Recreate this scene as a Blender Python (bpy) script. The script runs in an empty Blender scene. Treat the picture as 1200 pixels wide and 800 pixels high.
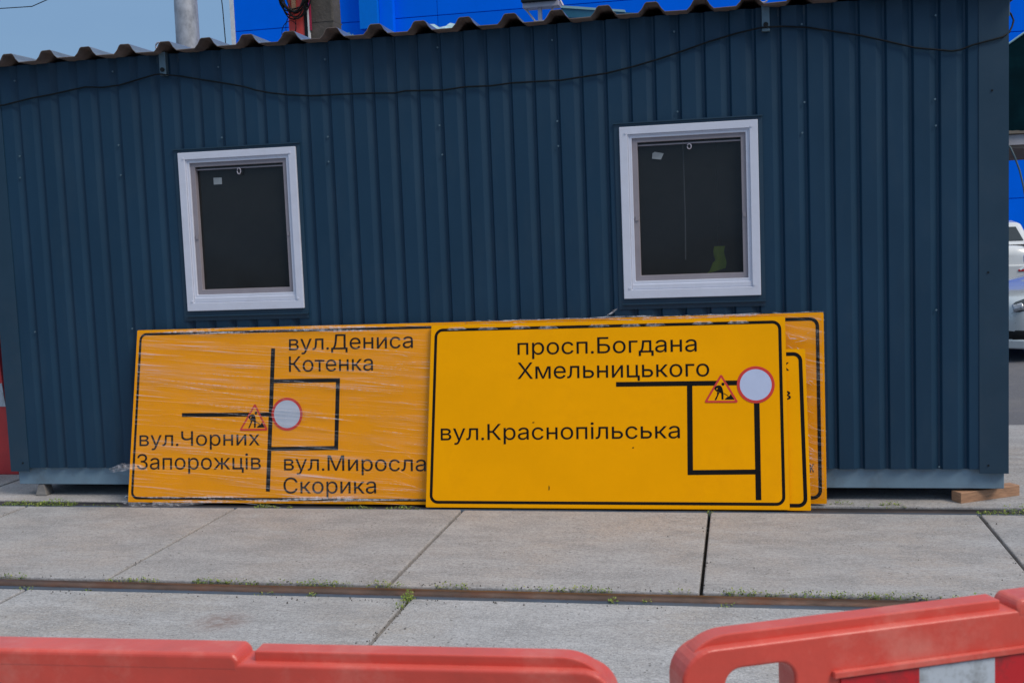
import bpy, math, random
from mathutils import Vector, Matrix, noise
random.seed(7)
sc = bpy.context.scene
COL = sc.collection

# ------------------------------------------------------------------ camera
cam_d = bpy.data.cameras.new('camera'); cam = bpy.data.objects.new('camera', cam_d); COL.objects.link(cam)
CAM = Vector((0.40944, -6.16055, 1.53381))
R_ = Vector((0.9797969, 0.19603358, -0.03960896)); U_ = Vector((0.02077763, 0.09720247, 0.99504772)); F_ = Vector((-0.19891285, 0.97576765, -0.09116557))
m = Matrix.Identity(4)
for i in range(3):
    m[i][0] = R_[i]; m[i][1] = U_[i]; m[i][2] = -F_[i]; m[i][3] = CAM[i]
cam.matrix_world = m
cam_d.sensor_width = 36; cam_d.lens = 1326.445 * 36 / 1200
cam_d.clip_end = 2000; cam_d.clip_start = 0.05
cam_d.dof.use_dof = True; cam_d.dof.focus_distance = 6.35; cam_d.dof.aperture_fstop = 13
sc.camera = cam

# ------------------------------------------------------------------ world, sun, exposure
SUN_AZ, SUN_EL = math.radians(118), math.radians(48)     # azimuth clockwise from +Y
w = bpy.data.worlds.new('World'); sc.world = w; w.use_nodes = True
nt = w.node_tree; nt.nodes.clear()
out = nt.nodes.new('ShaderNodeOutputWorld'); bg = nt.nodes.new('ShaderNodeBackground')
sky = nt.nodes.new('ShaderNodeTexSky'); sky.sky_type = 'NISHITA'; sky.sun_disc = False
sky.sun_elevation = SUN_EL; sky.sun_rotation = SUN_AZ; sky.air_density = 1.2; sky.dust_density = 1.5; sky.ozone_density = 1.5
tc = nt.nodes.new('ShaderNodeTexCoord'); mp = nt.nodes.new('ShaderNodeMapping'); mp.inputs['Scale'].default_value = (1, 1, 3.5)
nz = nt.nodes.new('ShaderNodeTexNoise'); nz.inputs['Scale'].default_value = 1.6; nz.inputs['Detail'].default_value = 5
rp = nt.nodes.new('ShaderNodeValToRGB'); rp.color_ramp.elements[0].position = .3; rp.color_ramp.elements[1].position = .75
rp.color_ramp.elements[0].color = (.80, .80, .80, 1); rp.color_ramp.elements[1].color = (.97, .97, .97, 1)
mx = nt.nodes.new('ShaderNodeMix'); mx.data_type = 'RGBA'; 
sx = nt.nodes.new('ShaderNodeSeparateXYZ'); cr = nt.nodes.new('ShaderNodeValToRGB')   # overcast: paler and brighter towards the zenith
cr.color_ramp.elements[0].position = 0.05; cr.color_ramp.elements[0].color = (0.105, 0.195, 0.331, 1)
cr.color_ramp.elements[1].position = 0.9; cr.color_ramp.elements[1].color = (.52, .58, .66, 1)
e_ = cr.color_ramp.elements.new(.35); e_.color = (0.138, 0.235, 0.378, 1)
sc10 = nt.nodes.new('ShaderNodeVectorMath'); sc10.operation = 'SCALE'; sc10.inputs['Scale'].default_value = 10.0
nt.links.new(tc.outputs['Generated'], sx.inputs[0]); nt.links.new(sx.outputs['Z'], cr.inputs['Fac'])
nt.links.new(cr.outputs['Color'], sc10.inputs[0]); nt.links.new(sc10.outputs['Vector'], mx.inputs['B'])
nt.links.new(tc.outputs['Generated'], mp.inputs['Vector']); nt.links.new(mp.outputs['Vector'], nz.inputs['Vector'])
nt.links.new(nz.outputs['Fac'], rp.inputs['Fac']); nt.links.new(rp.outputs['Color'], mx.inputs['Factor'])
nt.links.new(sky.outputs['Color'], mx.inputs['A']); nt.links.new(mx.outputs['Result'], bg.inputs['Color'])
bg.inputs['Strength'].default_value = 0.10
nt.links.new(bg.outputs['Background'], out.inputs['Surface'])
sd = bpy.data.lights.new('sun', 'SUN'); sun = bpy.data.objects.new('sun', sd); COL.objects.link(sun)
sd.energy = 1.5; sd.angle = math.radians(26); sd.color = (1, .89, .77)
sdir = Vector((math.sin(SUN_AZ) * math.cos(SUN_EL), math.cos(SUN_AZ) * math.cos(SUN_EL), math.sin(SUN_EL)))
sun.rotation_euler = sdir.to_track_quat('Z', 'Y').to_euler()
sc.view_settings.view_transform = 'Standard'; sc.view_settings.look = 'None'; sc.view_settings.gamma = 1
sc.view_settings.exposure = 0.6

# ------------------------------------------------------------------ materials
def new_mat(name):
    mt = bpy.data.materials.new(name); mt.use_nodes = True
    return mt, mt.node_tree, mt.node_tree.nodes['Principled BSDF']

def pm(name, col, rough=.5, metal=0, var=.12, scale=8, bump=0, bscale=60, dirt=None, dirt_amt=.3, dscale=3, coords='Object', spec=.5, rvar=.1, stretch=(1, 1, 1), obj_var=0, coat=0):
    mt, t, b = new_mat(name); N = t.nodes; L = t.links
    tc = N.new('ShaderNodeTexCoord'); mp = N.new('ShaderNodeMapping'); mp.inputs['Scale'].default_value = stretch
    L.new(tc.outputs[coords], mp.inputs['Vector'])
    n1 = N.new('ShaderNodeTexNoise'); n1.inputs['Scale'].default_value = scale; n1.inputs['Detail'].default_value = 6; n1.inputs['Roughness'].default_value = .6
    L.new(mp.outputs['Vector'], n1.inputs['Vector'])
    r = N.new('ShaderNodeMapRange'); r.inputs['From Min'].default_value = .3; r.inputs['From Max'].default_value = .7
    r.inputs['To Min'].default_value = 1 - var; r.inputs['To Max'].default_value = 1 + var
    L.new(n1.outputs['Fac'], r.inputs['Value'])
    vm = N.new('ShaderNodeVectorMath'); vm.operation = 'SCALE'; vm.inputs[0].default_value = col[:3]
    L.new(r.outputs['Result'], vm.inputs['Scale']); last = vm.outputs['Vector']
    if dirt:
        n2 = N.new('ShaderNodeTexNoise'); n2.inputs['Scale'].default_value = dscale; n2.inputs['Detail'].default_value = 8; n2.inputs['Roughness'].default_value = .7
        L.new(mp.outputs['Vector'], n2.inputs['Vector'])
        r2 = N.new('ShaderNodeMapRange'); r2.inputs['From Min'].default_value = .5; r2.inputs['From Max'].default_value = .72; r2.inputs['To Max'].default_value = dirt_amt
        L.new(n2.outputs['Fac'], r2.inputs['Value'])
        mx = N.new('ShaderNodeMix'); mx.data_type = 'RGBA'; mx.inputs['B'].default_value = (*dirt, 1)
        L.new(r2.outputs['Result'], mx.inputs['Factor']); L.new(last, mx.inputs['A']); last = mx.outputs['Result']
    if obj_var:
        oi = N.new('ShaderNodeObjectInfo'); r3 = N.new('ShaderNodeMapRange'); r3.inputs['To Min'].default_value = 1 - obj_var; r3.inputs['To Max'].default_value = 1 + obj_var
        L.new(oi.outputs['Random'], r3.inputs['Value'])
        v3 = N.new('ShaderNodeVectorMath'); v3.operation = 'SCALE'; L.new(last, v3.inputs[0]); L.new(r3.outputs['Result'], v3.inputs['Scale']); last = v3.outputs['Vector']
    L.new(last, b.inputs['Base Color'])
    rr = N.new('ShaderNodeMapRange'); rr.inputs['To Min'].default_value = max(.02, rough - rvar); rr.inputs['To Max'].default_value = min(1, rough + rvar)
    L.new(n1.outputs['Fac'], rr.inputs['Value']); L.new(rr.outputs['Result'], b.inputs['Roughness'])
    b.inputs['Metallic'].default_value = metal; b.inputs['Specular IOR Level'].default_value = spec
    b.inputs['Coat Weight'].default_value = coat; b.inputs['Coat Roughness'].default_value = .06
    if bump:
        n3 = N.new('ShaderNodeTexNoise'); n3.inputs['Scale'].default_value = bscale; n3.inputs['Detail'].default_value = 4
        L.new(mp.outputs['Vector'], n3.inputs['Vector'])
        bp = N.new('ShaderNodeBump'); bp.inputs['Strength'].default_value = bump; bp.inputs['Distance'].default_value = .01
        L.new(n3.outputs['Fac'], bp.inputs['Height']); L.new(bp.outputs['Normal'], b.inputs['Normal'])
    return mt

def concrete(name, col, warm, dimple=0):
    mt, t, b = new_mat(name); N = t.nodes; L = t.links
    tc = N.new('ShaderNodeTexCoord'); geo = N.new('ShaderNodeNewGeometry'); pos = geo.outputs['Position']
    def nz(s, d=6, r=.6, st=None):
        n = N.new('ShaderNodeTexNoise'); n.inputs['Scale'].default_value = s; n.inputs['Detail'].default_value = d; n.inputs['Roughness'].default_value = r
        if st:
            mp = N.new('ShaderNodeMapping'); mp.inputs['Scale'].default_value = st; L.new(pos, mp.inputs['Vector']); L.new(mp.outputs['Vector'], n.inputs['Vector'])
        else: L.new(pos, n.inputs['Vector'])
        return n.outputs['Fac']
    def rng(v, a, c, lo, hi):
        r = N.new('ShaderNodeMapRange'); r.inputs['From Min'].default_value = a; r.inputs['From Max'].default_value = c; r.inputs['To Min'].default_value = lo; r.inputs['To Max'].default_value = hi
        L.new(v, r.inputs['Value']); return r.outputs['Result']
    def mix(f, a, bb, mode='MIX'):
        x = N.new('ShaderNodeMix'); x.data_type = 'RGBA'; x.blend_type = mode
        for s, v in (('Factor', f), ('A', a), ('B', bb)):
            if isinstance(v, tuple): x.inputs[s].default_value = (*v, 1)
            elif isinstance(v, float): x.inputs[s].default_value = v
            else: L.new(v, x.inputs[s])
        return x.outputs['Result']
    c = mix(rng(nz(1.1, 5, .55), .42, .58, 0, 1), col, warm)
    c = mix(rng(nz(3.0, 9, .72, (.9, 1.5, 1)), .46, .60, 0, .6), c, tuple(k * .66 for k in col))
    c = mix(rng(nz(4, 10, .75, (.6, 1.6, 1)), .48, .60, 0, .6), c, tuple(min(1, k * 1.28) for k in col))
    c = mix(rng(nz(55, 8, .85, (.7, 1.1, 1)), .46, .58, 0, .60), c, tuple(k * .55 for k in col))
    c = mix(rng(nz(75, 8, .85), .51, .60, 0, .75), c, tuple(min(1, k * 1.35) for k in col))
    c = mix(rng(nz(120, 3, .7), .56, .64, 0, .7), c, tuple(k * .45 for k in col))
    c = mix(rng(nz(90, 4, .8), .66, .74, 0, .8), c, (.05, .048, .045))
    pv = N.new('ShaderNodeTexVoronoi'); pv.inputs['Scale'].default_value = 30; L.new(pos, pv.inputs['Vector'])      # open pores, a few per hand's breadth
    pm_ = N.new('ShaderNodeMath'); pm_.operation = 'MULTIPLY'; L.new(rng(pv.outputs['Distance'], .08, .20, 1, 0), pm_.inputs[0]); L.new(rng(nz(6, 3), .5, .6, 0, .8), pm_.inputs[1])
    c = mix(pm_.outputs[0], c, (.07, .062, .055))
    if dimple:
        mp2 = N.new('ShaderNodeMapping'); mp2.inputs['Rotation'].default_value = (0, 0, math.radians(40)); mp2.inputs['Scale'].default_value = (1, 1.35, 1); L.new(pos, mp2.inputs['Vector'])
        v2 = N.new('ShaderNodeTexVoronoi'); v2.inputs['Scale'].default_value = 62; v2.inputs['Randomness'].default_value = .3; L.new(mp2.outputs['Vector'], v2.inputs['Vector'])
        m2 = N.new('ShaderNodeMath'); m2.operation = 'MULTIPLY'; L.new(rng(v2.outputs['Distance'], .12, .4, 1, 0), m2.inputs[0]); L.new(rng(nz(1.6, 4), .42, .58, .05, .42), m2.inputs[1])
        c = mix(m2.outputs[0], c, tuple(k * .5 for k in col))  # dimple shade put into the colour where the bump hollows lie
        st = N.new('ShaderNodeVectorMath'); st.operation = 'DISTANCE'; st.inputs[1].default_value = (-1.73, -1.93, 0); L.new(pos, st.inputs[0])
        s3 = N.new('ShaderNodeMath'); s3.operation = 'MULTIPLY'; L.new(rng(st.outputs['Value'], .03, .15, .75, 0), s3.inputs[0]); L.new(rng(nz(22, 5), .35, .6, .3, 1), s3.inputs[1])
        c = mix(s3.outputs[0], c, (.20, .135, .115))   # rusty stain
    oi = N.new('ShaderNodeObjectInfo')
    sc_ = N.new('ShaderNodeVectorMath'); sc_.operation = 'SCALE'; L.new(c, sc_.inputs[0]); L.new(rng(oi.outputs['Random'], 0, 1, .93, 1.06), sc_.inputs['Scale'])
    L.new(sc_.outputs['Vector'], b.inputs['Base Color'])
    b.inputs['Roughness'].default_value = .88; b.inputs['Specular IOR Level'].default_value = .3
    h = nz(130, 5, .7)
    add = N.new('ShaderNodeMath'); add.operation = 'ADD'; L.new(h, add.inputs[0])
    if dimple:
        mp = N.new('ShaderNodeMapping'); mp.inputs['Rotation'].default_value = (0, 0, math.radians(40)); mp.inputs['Scale'].default_value = (1, 1.35, 1); L.new(pos, mp.inputs['Vector'])
        vo = N.new('ShaderNodeTexVoronoi'); vo.inputs['Scale'].default_value = 62; vo.inputs['Randomness'].default_value = .25; L.new(mp.outputs['Vector'], vo.inputs['Vector'])
        mk = N.new('ShaderNodeMath'); mk.operation = 'MULTIPLY'; L.new(rng(vo.outputs['Distance'], .1, .45, 0, 1), mk.inputs[0]); L.new(rng(nz(1.3, 3), .4, .6, .25, dimple), mk.inputs[1]); L.new(mk.outputs[0], add.inputs[1])
    else:
        L.new(rng(nz(14, 4, .5, (1, 4, 1)), .3, .7, 0, .6), add.inputs[1])
    bp = N.new('ShaderNodeBump'); bp.inputs['Strength'].default_value = .45; bp.inputs['Distance'].default_value = .006
    L.new(add.outputs[0], bp.inputs['Height']); L.new(bp.outputs['Normal'], b.inputs['Normal'])
    return mt

def film_mat(name, ang, dens=1.0):
    mt, t, b = new_mat(name); N = t.nodes; L = t.links
    geo = N.new('ShaderNodeNewGeometry')
    def streak(a, sx, sz, lo, hi, det=5, dist=0):
        mp = N.new('ShaderNodeMapping'); mp.inputs['Rotation'].default_value = (0, math.radians(a), 0)
        L.new(geo.outputs['Position'], mp.inputs['Vector'])
        m2 = N.new('ShaderNodeMapping'); m2.inputs['Scale'].default_value = (sx, 0, sz); L.new(mp.outputs['Vector'], m2.inputs['Vector'])
        n = N.new('ShaderNodeTexNoise'); n.inputs['Scale'].default_value = 1; n.inputs['Detail'].default_value = det; n.inputs['Roughness'].default_value = .6; n.inputs['Distortion'].default_value = dist
        L.new(m2.outputs['Vector'], n.inputs['Vector'])
        r = N.new('ShaderNodeMapRange'); r.inputs['From Min'].default_value = lo; r.inputs['From Max'].default_value = hi
        L.new(n.outputs['Fac'], r.inputs['Value']); return r.outputs['Result']
    def op(o, a, c):
        m_ = N.new('ShaderNodeMath'); m_.operation = o
        for i, v in enumerate((a, c)):
            if isinstance(v, (int, float)): m_.inputs[i].default_value = v
            else: L.new(v, m_.inputs[i])
        return m_.outputs[0]
    s1 = streak(ang, 1.3, 75, .56, .70); s2 = streak(ang + 3, 2.0, 150, .58, .72); mk = streak(0, 1.2, 3.2, .38, .62, 3)
    s3 = streak(ang - 2, .8, 22, .5, .8, 3); s4 = streak(ang + 9, 2.2, 90, .68, .78)
    f = op('MULTIPLY', op('MAXIMUM', op('MAXIMUM', s1, op('MULTIPLY', s2, .7)), s4), mk)
    f = op('ADD', op('MULTIPLY', f, .62 * dens), op('MULTIPLY', op('MULTIPLY', s3, mk), .16))
    f = op('ADD', f, .004)
    tr = N.new('ShaderNodeBsdfTransparent'); tr.inputs['Color'].default_value = (.97, .95, .89, 1)
    b.inputs['Base Color'].default_value = (.80, .78, .80, 1); b.inputs['Roughness'].default_value = .3; b.inputs['Specular IOR Level'].default_value = .9
    gl = N.new('ShaderNodeBsdfGlossy'); gl.inputs['Roughness'].default_value = .2; gl.inputs['Color'].default_value = (.9, .9, 1, 1)
    bp = N.new('ShaderNodeBump'); bp.inputs['Strength'].default_value = .5; bp.inputs['Distance'].default_value = .004; L.new(op('ADD', s1, s3), bp.inputs['Height'])
    L.new(bp.outputs['Normal'], b.inputs['Normal']); L.new(bp.outputs['Normal'], gl.inputs['Normal'])
    m1 = N.new('ShaderNodeMixShader'); m1.inputs['Fac'].default_value = .012; L.new(tr.outputs[0], m1.inputs[1]); L.new(gl.outputs[0], m1.inputs[2])
    m2 = N.new('ShaderNodeMixShader'); L.new(f, m2.inputs['Fac']); L.new(m1.outputs[0], m2.inputs[1]); L.new(b.outputs[0], m2.inputs[2])
    L.new(m2.outputs[0], N['Material Output'].inputs['Surface'])
    return mt

def crease_mat(name, fac):
    mt, t, b = new_mat(name); N = t.nodes; L = t.links
    tr = N.new('ShaderNodeBsdfTransparent'); b.inputs['Base Color'].default_value = (.85, .83, .86, 1); b.inputs['Roughness'].default_value = .25
    geo = N.new('ShaderNodeNewGeometry'); n = N.new('ShaderNodeTexNoise'); n.inputs['Scale'].default_value = 45; n.inputs['Detail'].default_value = 4
    L.new(geo.outputs['Position'], n.inputs['Vector']); r = N.new('ShaderNodeMapRange'); r.inputs['From Min'].default_value = .4; r.inputs['From Max'].default_value = .7; r.inputs['To Min'].default_value = fac * .35; r.inputs['To Max'].default_value = min(1, fac * 1.6)
    L.new(n.outputs['Fac'], r.inputs['Value'])
    m2 = N.new('ShaderNodeMixShader'); L.new(r.outputs['Result'], m2.inputs['Fac']); L.new(tr.outputs[0], m2.inputs[1]); L.new(b.outputs[0], m2.inputs[2])
    L.new(m2.outputs[0], N['Material Output'].inputs['Surface']); return mt

M = {}
M['clad'] = pm('dark_blue_cladding_paint', (.0083, .038, .076), .45, var=.10, scale=3, dirt=(.035, .065, .095), dirt_amt=.25, dscale=5, stretch=(1, 1, .35), bump=.08, bscale=5, spec=.3)
M['trim'] = pm('dark_blue_trim_paint', (.009, .037, .068), .45, var=.08, scale=4, dirt=(.04, .06, .085), dirt_amt=.3, bump=.06, bscale=4)
M['base'] = pm('grey_blue_base_paint', (.165, .255, .33), .5, var=.12, scale=6, dirt=(.09, .085, .08), dirt_amt=.35, dscale=8)
M['roof_top'] = pm('galvanised_blue_roof', (.16, .20, .26), .3, .5, var=.2, scale=6)
M['roof_under'] = pm('brown_primer_roof_underside', (.16, .128, .115), .7, var=.3, scale=9, dirt=(.03, .028, .03), dirt_amt=.7, dscale=6)
M['pvc'] = pm('white_window_plastic', (.60, .63, .73), .35, var=.03, scale=10, dirt=(.38, .35, .36), dirt_amt=.15, dscale=9, bump=.04)
M['net'] = pm('grey_screen_frame', (.27, .245, .27), .5, var=.08, scale=10)
M['glass'] = pm('screened_window_glass', (.028, .031, .033), .10, var=.10, scale=6, spec=.5, rvar=.03)
def see_through(mt, fac):
    t = mt.node_tree; N = t.nodes; L = t.links; b = N['Principled BSDF']; tr = N.new('ShaderNodeBsdfTransparent'); tr.inputs['Color'].default_value = (.8, .85, .82, 1)
    mx = N.new('ShaderNodeMixShader'); mx.inputs['Fac'].default_value = fac; L.new(b.outputs[0], mx.inputs[1]); L.new(tr.outputs[0], mx.inputs[2]); L.new(mx.outputs[0], N['Material Output'].inputs['Surface'])
see_through(M['glass'], .38)
M['interior'] = pm('grey_interior_wall', (.10, .10, .095), .8, var=.2)
M['sticker'] = pm('pale_tape', (.22, .25, .27), .6)
M['steel'] = pm('bracket_steel', (.10, .16, .20), .45, .3, scale=20)
M['black'] = pm('black_rubber', (.006, .007, .008), .5, var=.2, spec=.25)
M['hivis'] = pm('yellow_green_reflection', (.45, .62, .03), .8, var=.2)  # colour of a person's hi-vis reflection, given to a patch behind the pane
M['cable'] = pm('dark_cable_sheath', (.004, .006, .008), .6, var=.2, spec=.2)
M['cable_grey'] = pm('grey_cable_sheath', (.06, .10, .12), .5, var=.2)
M['yellow'] = pm('yellow_sign_sheeting', (.95, .40, .0), .40, var=.07, scale=1.5, bump=.05, bscale=9, dirt=(.70, .27, .004), dirt_amt=.35, dscale=1.6, rvar=.05, spec=.06)
M['orange'] = pm('orange_sign_sheeting', (.92, .355, .001), .42, var=.05, scale=2.5, dirt=(.76, .26, .001), dirt_amt=.4, dscale=2, spec=.12)
M['edge'] = pm('sign_edge_metal', (.55, .30, .04), .5, .2)
M['back'] = pm('sign_back_metal', (.25, .25, .26), .45, .6)
M['print'] = pm('black_sign_print', (.008, .0075, .0075), .5, var=.1, spec=.12)
M['red_print'] = pm('red_sign_print', (.62, .04, .028), .4, var=.06)
M['white_print'] = pm('pale_sign_print', (.50, .57, .76), .35, var=.05, scale=6)
M['filmA'] = film_mat('stretch_film_slanting', -4.5); M['filmC'] = film_mat('stretch_film_crumpled', -14, 1.25)
M['crease'] = crease_mat('film_crease', .44); M['flap'] = crease_mat('film_flap', .24)
M['slab'] = concrete('concrete_slab', (.355, .350, .350), (.395, .355, .325))
M['slab_dimple'] = concrete('dimpled_concrete_slab', (.38, .382, .388), (.375, .35, .325), 1.3)
M['dirt'] = pm('joint_dirt', (.055, .05, .042), .95, var=.4, scale=40, bump=.8, bscale=90, coords='Object')
M['asphalt'] = pm('asphalt', (.115, .115, .125), .9, var=.25, scale=60, bump=.5, bscale=150, dirt=(.2, .185, .17), dirt_amt=.5, dscale=1.2)
M['rail'] = pm('worn_brown_rail', (.125, .080, .060), .45, .55, var=.35, scale=14, dirt=(.17, .060, .028), dirt_amt=.8, dscale=9, stretch=(.4, 1, 1), bump=.3, bscale=50)
M['rail_dark'] = pm('dark_rail', (.042, .038, .040), .5, .4, var=.3, scale=12, stretch=(.4, 1, 1), dirt=(.09, .06, .05), dirt_amt=.6)
M['groove'] = pm('slate_groove_rubber', (.048, .066, .095), .45, var=.3, scale=10, stretch=(.5, 1, 1), dirt=(.09, .075, .06), dirt_amt=.5, dscale=7)
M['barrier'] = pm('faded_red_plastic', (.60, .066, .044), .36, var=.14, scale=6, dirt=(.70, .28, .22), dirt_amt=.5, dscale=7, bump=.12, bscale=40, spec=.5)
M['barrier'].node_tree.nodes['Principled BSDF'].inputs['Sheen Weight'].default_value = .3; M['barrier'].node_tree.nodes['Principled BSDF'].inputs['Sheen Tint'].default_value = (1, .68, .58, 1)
M['barrier2'] = pm('deep_red_plastic', (.52, .035, .035), .45, var=.15, scale=5, dirt=(.30, .015, .025), dirt_amt=.5)
M['stripe_red'] = pm('red_reflective_sheet', (.50, .012, .018), .35, var=.1, dirt=(.10, .03, .03), dirt_amt=.9, dscale=14)
M['stripe_white'] = pm('white_reflective_sheet', (.44, .49, .54), .4, var=.1, dirt=(.10, .09, .07), dirt_amt=.9, dscale=13)
M['scuff'] = pm('pale_scuff', (.34, .20, .19), .8, var=.3, scale=40)
M['feet'] = pm('black_barrier_foot', (.03, .03, .03), .8)
M['leaf'] = pm('weed_green', (.15, .23, .035), .6, var=.4, scale=25, spec=.3); M['leaf2'] = pm('weed_yellow_green', (.26, .29, .06), .6, var=.4, scale=25, spec=.3)
M['wood'] = pm('sawn_pine', (.36, .20, .115), .75, var=.25, scale=14, stretch=(1, 1, 6), dirt=(.17, .09, .05), dirt_amt=.6, bump=.3, bscale=30)
M['stone'] = pm('grey_packing_block', (.20, .19, .18), .9, var=.25, bump=.4)
M['blue'] = pm('bright_blue_panel', (.0, .145, .86), .6, var=.05, scale=1, spec=.02, obj_var=.05)
M['blue_light'] = pm('mid_blue_panel', (.0, .17, .70), .6, var=.04, spec=.08)
M['white'] = pm('white_panel', (.62, .64, .66), .5)
M['pole'] = pm('galvanised_pole', (.34, .36, .40), .55, .2, var=.3, scale=9, dirt=(.14, .15, .17), dirt_amt=.8, dscale=6, stretch=(1, 1, .6))
M['cpole'] = pm('weathered_concrete_pole', (.075, .067, .058), .9, var=.25, scale=7, dirt=(.12, .105, .095), dirt_amt=.8, dscale=4, bump=.5, bscale=40)
M['banner'] = pm('red_banner', (.62, .055, .04), .5, var=.08)
M['banner_dark'] = pm('crimson_edge', (.28, .01, .05), .5)
M['lamp_dark'] = pm('black_lamp_housing', (.006, .010, .012), .6, spec=.15)
M['lamp_arm'] = pm('pale_bracket_paint', (.40, .38, .44), .5, .2, var=.15, scale=20)
M['teal'] = pm('teal_plastic', (.02, .12, .20), .4); M['cyan_strip'] = pm('pale_teal_strip', (.25, .42, .46), .4)
M['tarp'] = pm('crumpled_pale_sheet', (.28, .42, .46), .35, var=.4, scale=9, dirt=(.02, .13, .16), dirt_amt=.9, dscale=7)
M['canopy'] = pm('dark_teal_tarpaulin', (.0005, .013, .019), .8, var=.3, scale=3, dirt=(.004, .03, .036), dirt_amt=.5, spec=.05)
M['ledge'] = pm('pale_ledge', (.36, .35, .38), .7, dirt=(.2, .17, .15), dirt_amt=.4); M['ledge_under'] = pm('brown_ledge_edge', (.20, .155, .13), .8)
M['car_white'] = pm('white_car_paint', (.62, .65, .66), .25, coat=.7, var=.03); M['car_silver'] = pm('silver_car_paint', (.50, .55, .57), .30, .2, coat=.8, var=.03)
M['car_glass'] = pm('car_window_glass', (.02, .03, .035), .08, var=.1, rvar=.02)
M['lens'] = pm('clear_lamp_lens', (.35, .38, .42), .12, .4, var=.5, scale=12); M['lens_red'] = pm('red_lamp_lens', (.42, .012, .02), .15); M['lens_grey'] = pm('pale_tail_lens', (.35, .37, .42), .2)
M['tyre'] = pm('tyre_rubber', (.02, .02, .02), .8); M['rim'] = pm('alloy_rim', (.35, .36, .38), .35, .7)
M['bush'] = pm('shrub_green', (.04, .075, .025), .6, var=.4)

# ------------------------------------------------------------------ object helpers
ORG = {}
def tag(o, label=None, cat=None, group=None, kind=None):
    if label: o['label'] = label
    if cat: o['category'] = cat
    if group: o['group'] = group
    if kind: o['kind'] = kind
    return o

def thing(name, loc=(0, 0, 0), rz=0, **kw):
    o = bpy.data.objects.new(name, None); COL.objects.link(o); o.location = loc; o.rotation_euler = (0, 0, rz)
    o.empty_display_size = .1; ORG[o.name] = Vector(loc); return tag(o, **kw)

class MB:
    def __init__(s): s.v = []; s.f = []; s.mi = []; s.cur = 0
    def face(s, pts):
        n = len(s.v); s.v += [tuple(p) for p in pts]; s.f.append(tuple(range(n, n + len(pts)))); s.mi.append(s.cur)
    def grid(s, rows, close=False):
        n = len(s.v); c = len(rows[0])
        for r in rows: s.v += [tuple(p) for p in r]
        for i in range(len(rows) - 1):
            for j in range(c if close else c - 1):
                k = (j + 1) % c
                s.f.append((n + i * c + j, n + i * c + k, n + (i + 1) * c + k, n + (i + 1) * c + j)); s.mi.append(s.cur)
    def hexa(s, P):   # 8 pts: bottom 4 ccw, top 4 ccw
        n = len(s.v); s.v += [tuple(p) for p in P]
        for q in ((0, 3, 2, 1), (4, 5, 6, 7), (0, 1, 5, 4), (1, 2, 6, 5), (2, 3, 7, 6), (3, 0, 4, 7)):
            s.f.append(tuple(n + k for k in q)); s.mi.append(s.cur)
    def box(s, x0, x1, y0, y1, z0, z1):
        s.hexa([(x0, y0, z0), (x1, y0, z0), (x1, y1, z0), (x0, y1, z0), (x0, y0, z1), (x1, y0, z1), (x1, y1, z1), (x0, y1, z1)])
    def tube(s, pts, r, n=8, caps=True):
        pts = [Vector(p) for p in pts]; rows = []
        for i, p in enumerate(pts):
            d = (pts[min(i + 1, len(pts) - 1)] - pts[max(i - 1, 0)]).normalized()
            a = d.cross(Vector((0, 0, 1)));  a = d.cross(Vector((1, 0, 0))) if a.length < .1 else a
            a.normalize(); b = d.cross(a); rr = r[i] if isinstance(r, (list, tuple)) else r
            rows.append([p + (a * math.cos(t) + b * math.sin(t)) * rr for t in [2 * math.pi * k / n for k in range(n)]])
        s.grid(rows, True)
        if caps: s.face(rows[0]); s.face(rows[-1][::-1])
    def prism(s, poly, d):   # poly: 3-D points, extruded by vector d
        d = Vector(d); a = [Vector(p) for p in poly]; b = [p + d for p in a]
        s.face(a[::-1]); s.face(b)
        for i in range(len(a)): j = (i + 1) % len(a); s.face([a[i], a[j], b[j], b[i]])
    def build(s, name, mats, parent=None, smooth=False, bevel=0, local=False, seg=2, weld=True, **kw):
        me = bpy.data.meshes.new(name); org = Vector((0, 0, 0))
        if parent is not None and not local: org = ORG.get(parent.name, Vector((0, 0, 0)))
        me.from_pydata([tuple(Vector(v) - org) for v in s.v], [], s.f)
        mats = mats if isinstance(mats, list) else [mats]
        for mt in mats: me.materials.append(M[mt])
        for p, i in zip(me.polygons, s.mi): p.material_index = i
        import bmesh
        bm = bmesh.new(); bm.from_mesh(me)
        if weld: bmesh.ops.remove_doubles(bm, verts=bm.verts, dist=1e-5)
        if weld: bmesh.ops.recalc_face_normals(bm, faces=bm.faces)
        bm.to_mesh(me); bm.free()
        o = bpy.data.objects.new(name, me); COL.objects.link(o)
        if parent is not None: o.parent = parent; ORG[o.name] = org
        if smooth:
            for p in me.polygons: p.use_smooth = True
        if bevel:
            b = o.modifiers.new('bevel', 'BEVEL'); b.width = bevel; b.segments = seg; b.limit_method = 'ANGLE'; b.angle_limit = math.radians(35)
        return tag(o, **kw)

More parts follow.
